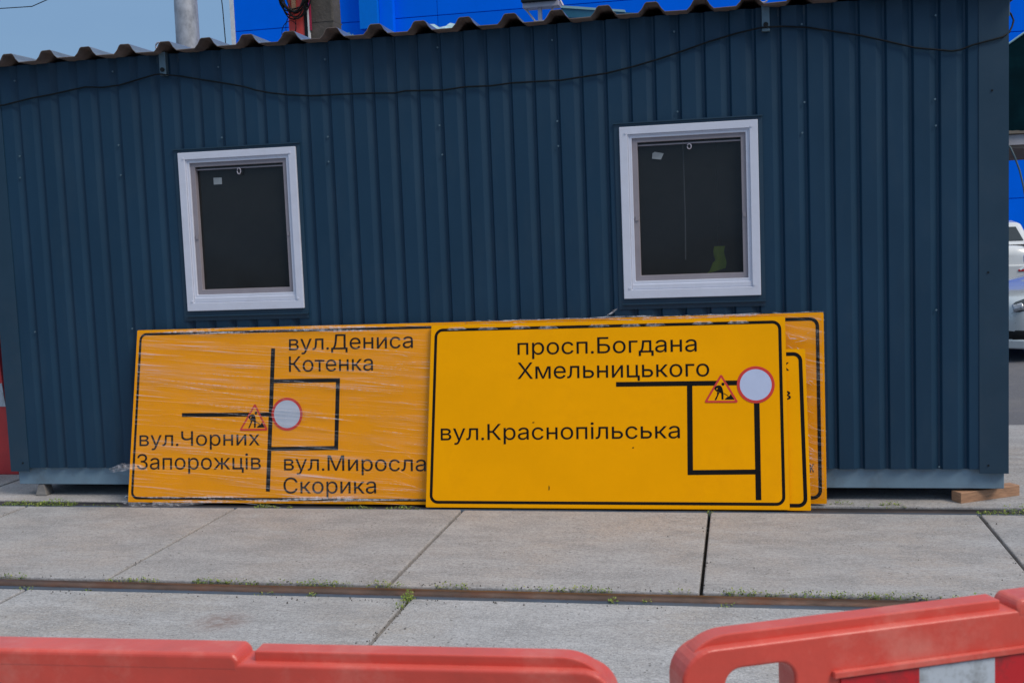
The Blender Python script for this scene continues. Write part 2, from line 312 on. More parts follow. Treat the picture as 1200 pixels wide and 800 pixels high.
# ------------------------------------------------------------------ ground
g = MB(); g.box(-400, 400, -60, 900, -.5, -.06); g.build('ground', 'dirt', kind='structure')
road = MB(); road.box(-60, 120, 2.766, 29.9, -.055, -.012); road.build('road', 'asphalt', kind='structure')
far = MB(); far.box(-300, -60.2, 2.766, 29.9, -.055, -.012); far.build('far_road', 'asphalt', kind='structure')
pav = tag(thing('slab_pavement'), kind='structure')
GAP = .008
def slab(x0, x1, y0, y1, mat):
    b = MB(); dz = random.uniform(-.002, .002); t = [random.uniform(-.0015, .0015) for _ in range(4)]
    ins = GAP
    P = [(x0 + ins, y0, -.055), (x1 - ins, y0, -.055), (x1 - ins, y1, -.055), (x0 + ins, y1, -.055)]
    T = [(p[0], p[1], dz + t[i]) for i, p in enumerate(P)]
    b.hexa(P + T); b.build('slab', mat, pav, bevel=.007)
SP = 1.3892
for k in range(-6, 7): x = .2161 + SP * k; slab(x, x + SP, -1.40, -.002, 'slab')
for k in range(-4, 4): x = -1.0206 + 1.854 * k; slab(x, x + 1.854, -4.4, -1.574, 'slab_dimple')
for k in range(-4, 4): x = -1.0206 + 1.854 * k; slab(x, x + 1.854, -7.4, -4.416, 'slab_dimple')
for k in range(-5, 6): x = .72 + 1.75 * k; slab(x, x + 1.75, .155, 1.63, 'slab')
for k in range(-6, 7): x = .35 + SP * k; slab(x, x + SP, 1.66, 2.752, 'slab')

# rails
def rail(name, y0, y1, yh, mh, label, top=-.003):
    # the groove strip lies from y0 to yh, the rail head from yh to y1
    t = thing(name, (0, (y0 + y1) / 2, -.05), label=label, cat='tram rail', group='tram rails set in the pavement')
    def sweep(prof, nm, mt):
        b = MB(); rows = []
        for i in range(73):
            x = -9 + i * .25; rows.append([(x, y, z + .0012 * noise.noise(Vector((x * 1.7, y * 9, 0)))) for y, z in prof])
        b.grid(rows); b.build(nm, mt, t, smooth=True)
    w_ = y1 - yh
    sweep([(yh, -.055), (yh + .001, top - .020), (yh + .006, top - .006), (yh + w_ * .3, top + .003), (yh + w_ * .6, top + .001), (yh + w_ - .010, top - .005), (yh + w_ - .002, top - .02), (y1, -.055)], 'rail_head', mh)
    w2 = yh - y0
    sweep([(y0 + .004, -.055), (y0 + .006, -.022), (y0 + w2 * .16, -.006), (y0 + w2 * .4, -.001), (y0 + w2 * .58, -.005), (y0 + w2 * .66, -.034), (yh - .003, -.045)], 'groove_strip', 'groove')
rail('tram_rail', -1.574, -1.408, -1.494, 'rail', 'brown rusty tram rail crossing the foreground between the slab rows')
rail('tram_rail', -.002, .150, .055, 'rail_dark', 'dark tram rail right under the yellow road signs')

# weeds
def weeds(name, spans, label, dens=260):
    b = MB()
    for x0, x1, yc, yw, h, n in spans:
        for _ in range(int(n)):
            x = random.uniform(x0, x1); y = yc + random.gauss(0, yw); e = 1 - abs((x - (x0 + x1) / 2) / max(.01, (x1 - x0) / 2)) ** 2 * .6
            z = -.01 + random.random() ** 1.6 * h * e; s = random.uniform(.004, .010); a = random.uniform(0, 6.28); tl = random.uniform(.1, 1.1)
            d = Vector((math.cos(a) * math.cos(tl), math.sin(a) * math.cos(tl), math.sin(tl))); sd_ = Vector((-math.sin(a), math.cos(a), 0)) * s * .45
            p = Vector((x, y, z)); b.cur = 0 if random.random() < .6 else 1
            b.face([p, p + d * s * .5 + sd_, p + d * s * 1.3, p + d * s * .5 - sd_])
            if random.random() < .15:
                q = Vector((x + random.gauss(0, .004), y, -.02)); b.face([q, q + Vector((.0012, 0, 0)), p + Vector((.0008, 0, 0)), p])
    return b.build(name, ['leaf', 'leaf2'], weld=False, kind='stuff')
nr = [(-3.12, -3.01, 90), (-2.55, -2.45, 80), (-2.44, -2.31, 130), (-2.11, -1.97, 260), (-1.95, -1.82, 160), (-1.75, -1.65, 50), (-1.59, -1.45, 260), (-1.43, -1.36, 90), (-1.27, -1.11, 150), (-.95, -.81, 130), (-.62, -.52, 40), (-.48, -.39, 60), (-.39, -.18, 230), (.10, .16, 25), (.32, .52, 280), (.55, .60, 40), (.61, .76, 200), (.77, .93, 280), (.95, 1.12, 220), (1.2, 1.5, 200)]
weeds('near_rail_weeds', [(a - .02, b + .02, -1.402, .008, random.uniform(.018, .036), n * .65) for a, b, n in nr] +
      [(-1.05, -1.0, -1.59, .02, .05, 200), (-1.06, -1.01, -1.68, .02, .03, 60), (-.16, -.12, -1.55, .012, .025, 50), (-.02, .02, -1.55, .01, .025, 30), (-1.75, -1.6, -1.56, .01, .015, 35), (-1.5, -1.45, -1.56, .01, .02, 40), (.3, .36, -1.56, .01, .02, 30), (-2.95, -2.85, -1.56, .01, .02, 40), (-2.6, -2.55, -1.56, .01, .015, 15)], None)
weeds('far_rail_weeds', [(-4.15, -3.87, .035, .02, .03, 520), (-3.90, -3.64, .035, .02, .045, 620), (-2.45, -2.30, .012, .008, .028, 240), (-2.25, -2.2, .01, .006, .02, 30), (-1.89, -1.70, .012, .008, .022, 190), (-1.64, -1.43, .012, .008, .022, 200), (-3.62, -3.3, .03, .01, .015, 60),
      (.86, 1.0, .19, .012, .035, 120), (1.02, 1.1, .17, .01, .02, 40), (1.12, 1.26, .17, .012, .035, 170), (1.60, 2.25, .03, .022, .030, 900), (1.75, 1.9, .16, .01, .03, 40), (.2, .24, -.01, .006, .02, 40)], None)
# grit along the joints and the rails
b = MB()
for k in range(420):
    r_ = random.random()
    if r_ < .35: x, y = random.uniform(-3.4, 1.6), -1.40 + abs(random.gauss(0, .03))
    elif r_ < .6: x, y = random.uniform(-3.4, 1.6), -1.58 - abs(random.gauss(0, .04))
    elif r_ < .8: q = random.choice([.2161 + SP * n_ for n_ in range(-3, 2)]); x, y = q + random.gauss(0, .018), random.uniform(-1.38, -.03)
    elif r_ < .9: x, y = -1.0206 + random.gauss(0, .02), random.uniform(-2.4, -1.6)
    else: x, y = random.uniform(-4, 1.9), random.uniform(-2.4, .3)
    s_ = random.uniform(.0015, .0048); h_ = random.uniform(.4, .9) * s_; a = random.uniform(0, 6)
    P = [Vector((x + s_ * math.cos(a + t_) * random.uniform(.7, 1.2), y + s_ * math.sin(a + t_) * random.uniform(.7, 1.2), .0)) for t_ in (0, 1.6, 3.1, 4.7)]; b.cur = 0 if random.random() < .7 else 1
    tp = Vector((x, y, h_ * 1.6 + .002))
    for i in range(4): b.face([P[i], P[(i + 1) % 4], tp])
b.build('grit', ['dirt', 'stone'], weld=False, kind='stuff')
# litter
for (x, y, s, lb) in ((-3.42, .24, .012, 'tiny white pebble on the concrete left of the wrapped sign'), (-.93, -1.95, .006, 'dark crumb of gravel on the near slab by the open joint')):
    b = MB(); b.tube([(x, y, 0), (x + s * .3, y, s * .6), (x, y, s)], [s, s * .9, s * .3], 6); b.build('pebble', 'white' if s > .01 else 'stone', label=lb, cat='pebble')

# ------------------------------------------------------------------ site cabin
YC = .246; X0, X1, YB = -4.218, 1.800, 2.65; ZK, ZR, ZB = .187, 2.716, .075
cab = thing('site_cabin', (-1.2, YC, 0), label='long dark blue ribbed metal site cabin with two white windows', cat='site cabin')
WIN = [(-2.9096, -2.1541), (-.2367, .5193)]; WZ0, WZ1 = 1.164, 2.1214
DEP = .019; PIT = .13556
def clad_profile(xa, xb):
    """list of (x, recess depth) for the C20 sheet"""
    pts = []
    k0 = int(math.floor((xa - 1.606) / PIT)) - 1; k1 = int(math.ceil((xb - 1.606) / PIT)) + 1
    for k in range(k0, k1 + 1):
        e = 1.606 + k * PIT
        pts += [(e - .060, 0), (e - .053, DEP * .18), (e - .024, DEP), (e - .013, DEP), (e - .003, .001), (e, 0)]
    pts = [p for p in pts if xa < p[0] < xb]
    return [(xa, 0)] + pts + [(xb, 0)]
def clad_strip(b, xa, xb, z0, z1):
    pr = clad_profile(xa, xb); nz_ = max(2, int((z1 - z0) / .35) + 1); rows = []
    for i in range(nz_ + 1):
        z = z0 + (z1 - z0) * i / nz_
        rows.append([(x, YC + d + .0022 * noise.noise(Vector((x * 2.2, z * 1.1, 3))), z) for x, d in pr])
    b.grid(rows)
b = MB(); xs = [X0 + .02, WIN[0][0] - .02, WIN[0][1] + .02, WIN[1][0] - .02, WIN[1][1] + .02, X1 - .02]
clad_strip(b, xs[0], xs[1], ZK, ZR); clad_strip(b, xs[2], xs[3], ZK, ZR); clad_strip(b, xs[4], xs[5], ZK, ZR)
for i in (0, 1):
    clad_strip(b, xs[1 + 2 * i], xs[2 + 2 * i], ZK, WZ0 - .02); clad_strip(b, xs[1 + 2 * i], xs[2 + 2 * i], WZ1 + .01, ZR)
b.build('front_cladding', 'clad', cab)
def side(name, p0, p1):   # ribbed wall from p0 to p1 (plan), ribs going inwards
    b = MB(); a = Vector((*p0, 0)); d = Vector((*p1, 0)) - a; L = d.length; d.normalize(); n = Vector((-d.y, d.x, 0)); row = []
    x = 0.0; row.append((0, 0))
    while x < L - PIT: row += [(x + .08, 0), (x + .092, DEP), (x + .124, DEP), (x + .134, 0)]; x += PIT
    row.append((L, 0)); b.grid([[a + d * q + n * r + Vector((0, 0, z)) for q, r in row] for z in (ZK, ZR - .005)]); b.build(name, 'clad', cab)
side('side_cladding', (X1 - .004, YC + .02), (X1 - .004, YB)); side('side_cladding', (X0 + .004, YB), (X0 + .004, YC + .02)); side('rear_cladding', (X1 - .02, YB), (X0 + .02, YB))
# corner trims: angle plates
for xa, xb, xs_ in ((X0, -4.088, X0), (1.655, X1, X1)):
    b = MB(); b.box(xa, xb, YC - .0045, YC + .0, ZK - .022, ZR - .002)
    if xs_ == X0: b.box(X0 - .003, X0 + .0, YC - .0045, YC + .13, ZK - .022, ZR - .002)
    else: b.box(X1, X1 + .003, YC - .0045, YC + .13, ZK - .022, ZR - .002)
    b.build('corner_trim', 'trim', cab)
# base frame
b = MB(); b.box(X0 + .028, X1 - .013, YC + .028, YB - .03, ZB, ZK + .05); b.build('base_frame', 'base', cab, bevel=.004)
# eaves dark filler and roof
b = MB(); b.box(X0 + .01, X1 - .01, YC + .02, YB - .02, ZR - .05, ZR - .004); b.build('ceiling_frame', 'trim', cab)
def roof_row(y, dz=0, wav=0):
    r = []
    for k in range(-16, 9):
        xc = -.032 + .26005 * k
        for dx, h in ((-.072, 0), (-.052, .016), (-.036, .043), (-.026, .050), (.026, .050), (.036, .043), (.052, .016), (.072, 0)):
            x = xc + dx
            if X0 - .06 <= x <= X1 + .045:
                z = ZR + h + dz + wav * (noise.noise(Vector((x * 1.9, y, 9))) * .006 - (.004 if h == 0 else 0))
                if -3.66 < x < -3.46: z += wav * .007 * math.sin((x + 3.66) / .2 * math.pi)
                r.append((x, y, z))
    return [(X0 - .06, y, r[0][2])] + r + [(X1 + .045, y, r[-1][2])]
b = MB(); ys = [.128, .16, .30, .9, 1.8, 2.75]; rows = [roof_row(y, .0, 1 if i < 2 else 0) for i, y in enumerate(ys)]
b.grid([[(x, y, z + .0035) for x, y, z in r] for r in rows]); b.cur = 1
b.grid(rows); b.grid([[(x, y, z + .0035) for x, y, z in rows[0]], rows[0]])
b.build('roof_sheet', ['roof_top', 'roof_under'], cab, weld=False)
b = MB(); b.box(X1 + .045, X1 + .05, .128, 2.75, ZR - .04, ZR + .03); b.build('verge_strip', 'roof_under', cab)
# windows
for i, (xa, xb) in enumerate(WIN):
    fr = MB(); z0, z1 = WZ0, WZ1
    def ring(m, x0, x1, za, zb, tl, tt, tr, tb, y0, y1):
        O = [(x0, za), (x1, za), (x1, zb), (x0, zb)]; I = [(x0 + tl, za + tb), (x1 - tr, za + tb), (x1 - tr, zb - tt), (x0 + tl, zb - tt)]
        for k in range(4):
            a, b_, c, d = O[k], O[(k + 1) % 4], I[(k + 1) % 4], I[k]
            for q in ([(*a, y0), (*b_, y0), (*c, y0), (*d, y0)], [(*a, y1), (*d, y1), (*c, y1), (*b_, y1)], [(*a, y0), (*a, y1), (*b_, y1), (*b_, y0)], [(*d, y0), (*c, y0), (*c, y1), (*d, y1)]):
                m.face([(p[0], p[2], p[1]) for p in q])
    ring(fr, xa, xb, z0, z1, .046, .043, .046, .050, YC - .020, YC + .055); ring(fr, xa + .0465, xb - .0465, z0 + .0505, z1 - .0435, .006, .006, .006, .030, YC - .013, YC + .05)
    w_ = fr.build('window', 'pvc', cab, bevel=.004)
    if i == 1: w_['label'] = 'right window with crumpled tape on the glass'
    else: w_['label'] = 'left window with a square sticker on the glass'
    s = MB(); ring(s, xa + .045, xb - .045, z0 + .078, z1 - .042, .022, .022, .022, .020, YC - .008, YC + .05); s.build('sash', 'pvc', w_, bevel=.003)
    n = MB(); ring(n, xa + .067, xb - .067, z0 + .098, z1 - .064, .030, .024, .026, .030, YC + .004, YC + .040); n.build('insect_screen_frame', 'net', w_, bevel=.002)
    p = MB(); rows = []
    for a in range(9):
        rows.append([(xa + .09 + (xb - xa - .18) * c / 8, YC + .036 + .0012 * noise.noise(Vector((a * .5, c * .5, i * 5))), z0 + .12 + (z1 - z0 - .20) * a / 8) for c in range(9)])
    p.grid(rows); p.build('pane', 'glass', w_, smooth=True)
    q = MB(); q.box(xa + .097, xb - .093, YC + .020, YC + .030, z1 - .108, z1 - .1); q.build('blind_rail', 'net', w_)
    fl = MB()   # dark blue flashing round the window
    fl.box(xa - .030, xa - .0015, YC - .006, YC + .002, z0 - .060, z1 + .026); fl.box(xb + .0015, xb + .024, YC - .006, YC + .002, z0 - .060, z1 + .026)
    fl.box(xa - .0015, xb + .0015, YC - .006, YC + .002, z1 + .0015, z1 + .026); fl.box(xa - .0015, xb + .0015, YC - .006, YC + .002, z0 - .060, z0 - .0015)
    fl.build('window_flashing', 'trim', w_)
    dr = MB(); dr.box(xa - .034, xb + .027, YC - .016, YC - .0065, z1 + .018, z1 + .024); dr.build('drip_edge', 'trim', w_); dr = MB(); dr.box(xa - .01, xb + .027, YC - .022, YC - .0065, z0 - .034, z0 - .028); dr.build('drip_edge', 'trim', w_)
    hk = MB(); xc = (xa + xb) / 2 + (.005 if i else 0); ht = WZ1 - .112
    hk.tube([(xc + .011 * math.cos(t), YC + .012, ht - .012 + .014 * math.sin(t) * (1.3 if i == 0 else 1)) for t in [2 * math.pi * k / 14 for k in range(15)]], .0035, 6); hk.build('hook', 'lamp_arm', w_, smooth=True)
    st = MB(); yq = YC + .031
    if i == 0: st.prism([(-2.709, yq, 1.925), (-2.655, yq, 1.925), (-2.655, yq, 1.965), (-2.709, yq, 1.966)], (0, .002, 0)); st.build('sticker', 'sticker', w_)
    else: st.prism([(-.062, yq, 1.942), (-.012, yq - .002, 1.934), (.004, yq, 1.968), (-.045, yq - .003, 1.979), (-.059, yq, 1.972)], (0, .002, 0)); st.build('sticker', 'sticker', w_)
    for lx in (xa + .084, xb - .080):
        lt = MB(); lt.box(lx - .008, lx + .008, YC - .002, YC + .0035, 1.60, 1.625); lt.build('screen_clip', 'net', w_)
    for (sx, sz) in ((xa + .035, z1 - .035), (xb - .035, z1 - .035), (xa + .035, z0 + .06), (xb - .035, z0 + .06)):
        b = MB(); b.tube([(sx, YC - .020, sz), (sx, YC - .024, sz)], .006, 8); b.build('screw_cap', 'pvc', w_)
# hi-vis reflection and pale streak in the right window, built behind it; inner lining
b = MB(); b.box(X0 + .1, X1 - .1, YB - .12, YB - .08, .2, 2.6); b.build('inner_wall', 'interior', cab)
b = MB(); b.box(X0 + .06, X1 - .06, YC + .06, YB - .06, .22, .24); b.build('inner_floor', 'interior', cab)
t = thing('hivis_reflection', (.30, .40, 1.32), label='yellow-green reflection of a hi-vis sleeve low in the right window', cat='safety vest')
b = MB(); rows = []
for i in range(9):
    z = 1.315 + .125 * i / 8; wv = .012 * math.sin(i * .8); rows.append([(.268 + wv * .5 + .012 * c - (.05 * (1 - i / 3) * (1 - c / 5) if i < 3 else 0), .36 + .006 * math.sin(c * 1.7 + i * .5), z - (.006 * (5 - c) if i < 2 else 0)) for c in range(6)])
b.grid(rows); b.build('reflection', 'hivis', t, smooth=True)
b = MB(); b.tube([(.285, .372, 1.43), (.29, .372, 1.6), (.29, .372, 2.3)], .0025, 5); b.build('added_string', 'black', t)  # string added to carry the reflection patch
b = MB(); b.tube([(.106, .36, 1.37), (.110, .36, 1.6), (.105, .36, 2.4)], .004, 6); b.build('pale_streak', 'lamp_arm', cab)  # upright pale streak in the pane, built as a thin tube
# screws on the sheet
scr = MB(); SX = []
for k in (-41, -36, -31, -26, -21, -16, -11, -6, -1):
    e = 1.606 + k * PIT - .079 + .05
    for z in (.20, 1.05, 2.02, 2.18, 2.62): SX.append((e + random.uniform(-.01, .01), z + random.uniform(-.02, .02)))
b0 = None
for x, z in SX:
    if any(a - .04 < x < c + .04 and WZ0 - .07 < z < WZ1 + .04 for a, c in WIN): continue
    b = MB(); b.tube([(x, YC + .001, z), (x, YC - .006, z)], .0055, 6); b.build('screw', 'steel', cab)
for x, z in ((1.70, .21), (1.70, 1.25), (1.72, 2.2), (-4.13, .22)):
    b = MB(); b.tube([(x, YC - .004, z), (x, YC - .009, z)], .0055, 6); b.build('screw', 'black', cab)
# lifting brackets
for x, ring_ in ((-2.957, 1), (.571, 1)):
    b = MB(); b.box(x - .021, x + .021, .205, .2415, 2.583, 2.722); br = b.build('lifting_bracket', 'steel', cab, bevel=.003)
    h = MB(); h.tube([(x, .2045, 2.617), (x, .196, 2.617)], .013, 12); h.build('bolt', 'black', br)
    e = MB(); zc = 2.755; e.tube([(x - .01 + .022 * math.cos(t), .20, zc + .022 * math.sin(t)) for t in [2 * math.pi * k / 18 for k in range(19)]], .005, 6); e.build('lifting_ring', 'lamp_arm', br, smooth=True)
b = MB(); b.box(1.803, 1.815, .27, .33, 2.58, 2.85); b.build('lifting_bracket', 'steel', cab, bevel=.003)

# packing under the base
b = MB(); d = Vector((.83, .49, 0)); d.normalize(); n = Vector((-d.y, d.x, 0)); a = Vector((1.557, .228, .001))
P = [a, a + d * .40, a + d * .40 + n * .075, a + n * .075]
b.hexa(P + [q + Vector((0, 0, .060)) for q in P]); b.build('wooden_block', 'wood', bevel=.003, label='sawn wooden block wedged under the right corner of the blue cabin', cat='wooden block')
b = MB(); b.hexa([(-4.08, .27, 0), (-4.0, .27, 0), (-4.01, .37, 0), (-4.07, .37, 0), (-4.06, .28, .073), (-4.015, .275, .073), (-4.02, .36, .073), (-4.06, .36, .073)])
b.build('packing_stone', 'stone', bevel=.004, label='small grey stone under the left end of the blue cabin', cat='stone')

# cable along the wall
CB = [(-4.084, 2.478), (-4.054, 2.479), (-3.859, 2.509), (-3.711, 2.524), (-3.491, 2.553), (-3.377, 2.543), (-3.262, 2.549), (-3.147, 2.572), (-3.005, 2.591), (-2.971, 2.591), (-2.852, 2.575), (-2.716, 2.545), (-2.581, 2.517), (-2.447, 2.486), (-2.38, 2.462), (-2.301, 2.443), (-2.181, 2.423), (-2.036, 2.408), (-1.851, 2.405), (-1.643, 2.399), (-1.527, 2.392), (-1.463, 2.4), (-1.234, 2.39), (-1.108, 2.4), (-0.958, 2.396), (-0.834, 2.404), (-0.554, 2.401), (-0.289, 2.423), (-0.146, 2.449), (-0.004, 2.48), (0.125, 2.514), (0.264, 2.553), (0.413, 2.587), (0.549, 2.603), (0.583, 2.603), (0.673, 2.605), (0.795, 2.59), (0.938, 2.557), (1.068, 2.527), (1.198, 2.488), (1.338, 2.445), (1.519, 2.415), (1.561, 2.418), (1.624, 2.439), (1.77, 2.469)]
b = MB(); b.tube([(-4.6, .3, 2.40), (-4.25, .238, 2.455)] + [(x, .232 if abs(x - .57) > .06 and abs(x + 2.99) > .06 else .2, z) for x, z in CB] + [(1.806, .25, 2.493), (1.827, .28, 2.527), (1.839, .30, 2.561), (1.830, .32, 2.597), (1.812, .34, 2.625)], .0050, 6)
b.build('electric_cable', 'cable', smooth=True, label='thin black cable sagging along the cabin wall between the roof brackets', cat='cable')

# ------------------------------------------------------------------ road signs
class Plane:
    def __init__(s, yb, zb, yt, zt):
        s.p = Vector((0, yb, zb)); s.u = Vector((0, yt - yb, zt - zb)).normalized(); s.n = Vector((0, -s.u.z, s.u.y))
    def __call__(s, a, b, o=0): return s.p + Vector((a, 0, 0)) + s.u * b + s.n * o
def cap_height():
    me = text_mesh('Н'); z = [v[1] for v in me[0]]; return max(z) - min(z)
def text_mesh(t):
    """outlines of the built-in font, each contour filled on its own (its letters overlap themselves, which a plain fill breaks)"""
    c = bpy.data.curves.new('lettering', 'FONT'); c.body = t; c.size = 1; c.resolution_u = 4; c.fill_mode = 'NONE'; c.offset = .011
    o = bpy.data.objects.new('lettering', c); COL.objects.link(o)
    dg = bpy.context.evaluated_depsgraph_get(); dg.update(); me = bpy.data.meshes.new_from_object(o.evaluated_get(dg))
    co = [v.co.copy() for v in me.vertices]; nb = {}
    for e in me.edges:
        a, b_ = e.vertices; nb.setdefault(a, []).append(b_); nb.setdefault(b_, []).append(a)
    E_ = []; seen = set()
    for st in sorted(nb):                       # walk each closed contour in its stored direction
        if st in seen: continue
        cur, prev = st, None; lp_ = []
        while cur is not None and cur not in seen:
            seen.add(cur); lp_.append(cur)
            nx = [q for q in nb[cur] if q not in seen]
            cur = (cur + 1 if (cur + 1) in nx else (nx[-1] if nx else None))
        for k in range(len(lp_)): E_.append((co[lp_[k]].x, co[lp_[k]].y, co[lp_[(k + 1) % len(lp_)]].x, co[lp_[(k + 1) % len(lp_)]].y))
    bpy.data.objects.remove(o); bpy.data.curves.remove(c); bpy.data.meshes.remove(me)
    # non-zero winding fill in horizontal slabs cut at every vertex and crossing
    ys = set(round(v_, 5) for e in E_ for v_ in (e[1], e[3]))
    for a in range(len(E_)):
        x1, y1, x2, y2 = E_[a]
        for b_ in range(a + 1, len(E_)):
            x3, y3, x4, y4 = E_[b_]
            if max(x1, x2) < min(x3, x4) or max(x3, x4) < min(x1, x2) or max(y1, y2) < min(y3, y4) or max(y3, y4) < min(y1, y2): continue
            d = (x1 - x2) * (y3 - y4) - (y1 - y2) * (x3 - x4)
            if abs(d) < 1e-12: continue
            t_ = ((x1 - x3) * (y3 - y4) - (y1 - y3) * (x3 - x4)) / d; u_ = -((x1 - x2) * (y1 - y3) - (y1 - y2) * (x1 - x3)) / d
            if 0 < t_ < 1 and 0 < u_ < 1: ys.add(round(y1 + t_ * (y2 - y1), 5))
    ys = sorted(ys); vs, fs = [], []
    for y0, y1 in zip(ys, ys[1:]):
        if y1 - y0 < 2e-5: continue
        ym = (y0 + y1) / 2; X = []
        for a, b_, c_, d in E_:
            if (b_ > ym) != (d > ym):
                f_ = lambda y: a + (c_ - a) * (y - b_) / (d - b_)
                X.append((f_(ym), f_(y0), f_(y1), 1 if d > b_ else -1))
        X.sort(); wn = 0
        for k in range(len(X) - 1):
            wn += X[k][3]
            if wn != 0 and X[k + 1][0] - X[k][0] > 1e-6:
                n = len(vs); vs += [(X[k][1], y0, 0), (X[k + 1][1], y0, 0), (X[k + 1][2], y1, 0), (X[k][2], y1, 0)]; fs.append((n, n + 1, n + 2, n + 3))
    return vs, fs
CAPH = cap_height()
def put_text(pl, par, t, p0, p1, caph, off=.0012, full=None, mat='print'):
    """full: the whole word, when t is only the stretch measured in the photo"""
    vs, fs = text_mesh(t); x0 = min(v[0] for v in vs); x1 = max(v[0] for v in vs); sx = (p1[0] - p0[0]) / (x1 - x0); sy = caph / CAPH
    if full: vs, fs = text_mesh(full); x0 = min(v[0] for v in vs)
    b = MB(); sl = (p1[1] - p0[1]) / (p1[0] - p0[0])
    b.v = [tuple(pl(p0[0] + (v[0] - x0) * sx, p0[1] + (v[0] - x0) * sx * sl + v[1] * sy, off + v[2] * .1)) for v in vs]; b.f = [f for f in fs]; b.mi = [0] * len(fs)
    return b.build('lettering', mat, par, weld=False)
def bar(pl, par, p0, p1, w_, off=.0009):
    a = Vector(p0); c = Vector(p1); d = (c - a).normalized(); n = Vector((-d.y, d.x)) * w_ / 2
    b = MB(); b.face([pl(*q, off) for q in (a + n, a - n, c - n, c + n)]); b.build('road_line', 'print', par)
def rrect(q, ins, rad, n=8):
    """rounded quad inset from corners q (bl, br, tr, tl)"""
    q = [Vector(p) for p in q]; C = []
    for i in range(4):
        e1 = (q[(i + 1) % 4] - q[i]).normalized(); e0 = (q[i - 1] - q[i]).normalized(); c = q[i] + (e1 + e0) * ins
        cc = c + (e1 + e0) * rad
        a0 = math.atan2(-e1.y, -e1.x); 
        for k in range(n + 1):
            t = k / n * math.pi / 2; C.append(cc - e1 * rad * math.cos(t) - e0 * rad * math.sin(t))
    return C
def sign(name, pl, q, face_mat, label, border=(.0225, .046, .0150), thick=.010, group=None):
    base = pl((q[0][0] + q[1][0]) / 2, 0); t = thing(name, tuple(base), label=label, cat='road sign', group=group)
    out_ = rrect(q, 0, .006, 4)
    b = MB(); b.prism([pl(p.x, p.y, -thick) for p in out_], pl.n * thick); b.mi = [1] * len(b.mi)
    b.mi[1] = 0; b.build('sign_plate', [face_mat, 'edge'], t)
    ins, rad, wd = border; o1 = rrect(q, ins, rad); i1 = rrect(q, ins + wd, max(.004, rad - wd))
    b = MB()
    for k in range(len(o1)): j = (k + 1) % len(o1); b.face([pl(o1[k].x, o1[k].y, .0009), pl(o1[j].x, o1[j].y, .0009), pl(i1[j].x, i1[j].y, .0009), pl(i1[k].x, i1[k].y, .0009)])
    b.build('border_line', 'print', t)
    for f in (.25, .75):   # stiffening channels on the back
        b = MB(); z = q[0][1] + (q[2][1] - q[0][1]) * f; P = [pl(q[0][0] + .1, z - .02, -thick - .018), pl(q[1][0] - .1, z - .02, -thick - .018), pl(q[1][0] - .1, z + .02, -thick - .018), pl(q[0][0] + .1, z + .02, -thick - .018)]
        b.prism(P, pl.n * .0175); b.build('back_channel', 'back', t)
    return t
def circle_mark(pl, par, c, r, w_=.0155):
    n = 48; P = lambda rr, o: [pl(c[0] + rr * math.cos(2 * math.pi * k / n), c[1] + rr * math.sin(2 * math.pi * k / n), o) for k in range(n)]
    b = MB(); o1 = P(r, .0018); i1 = P(r - w_, .0018)
    for k in range(n): j = (k + 1) % n; b.face([o1[k], o1[j], i1[j], i1[k]])
    b.build('red_ring', 'red_print', par); b = MB(); b.face(P(r - w_ + .0005, .0015)); b.build('pale_disc', 'white_print', par)
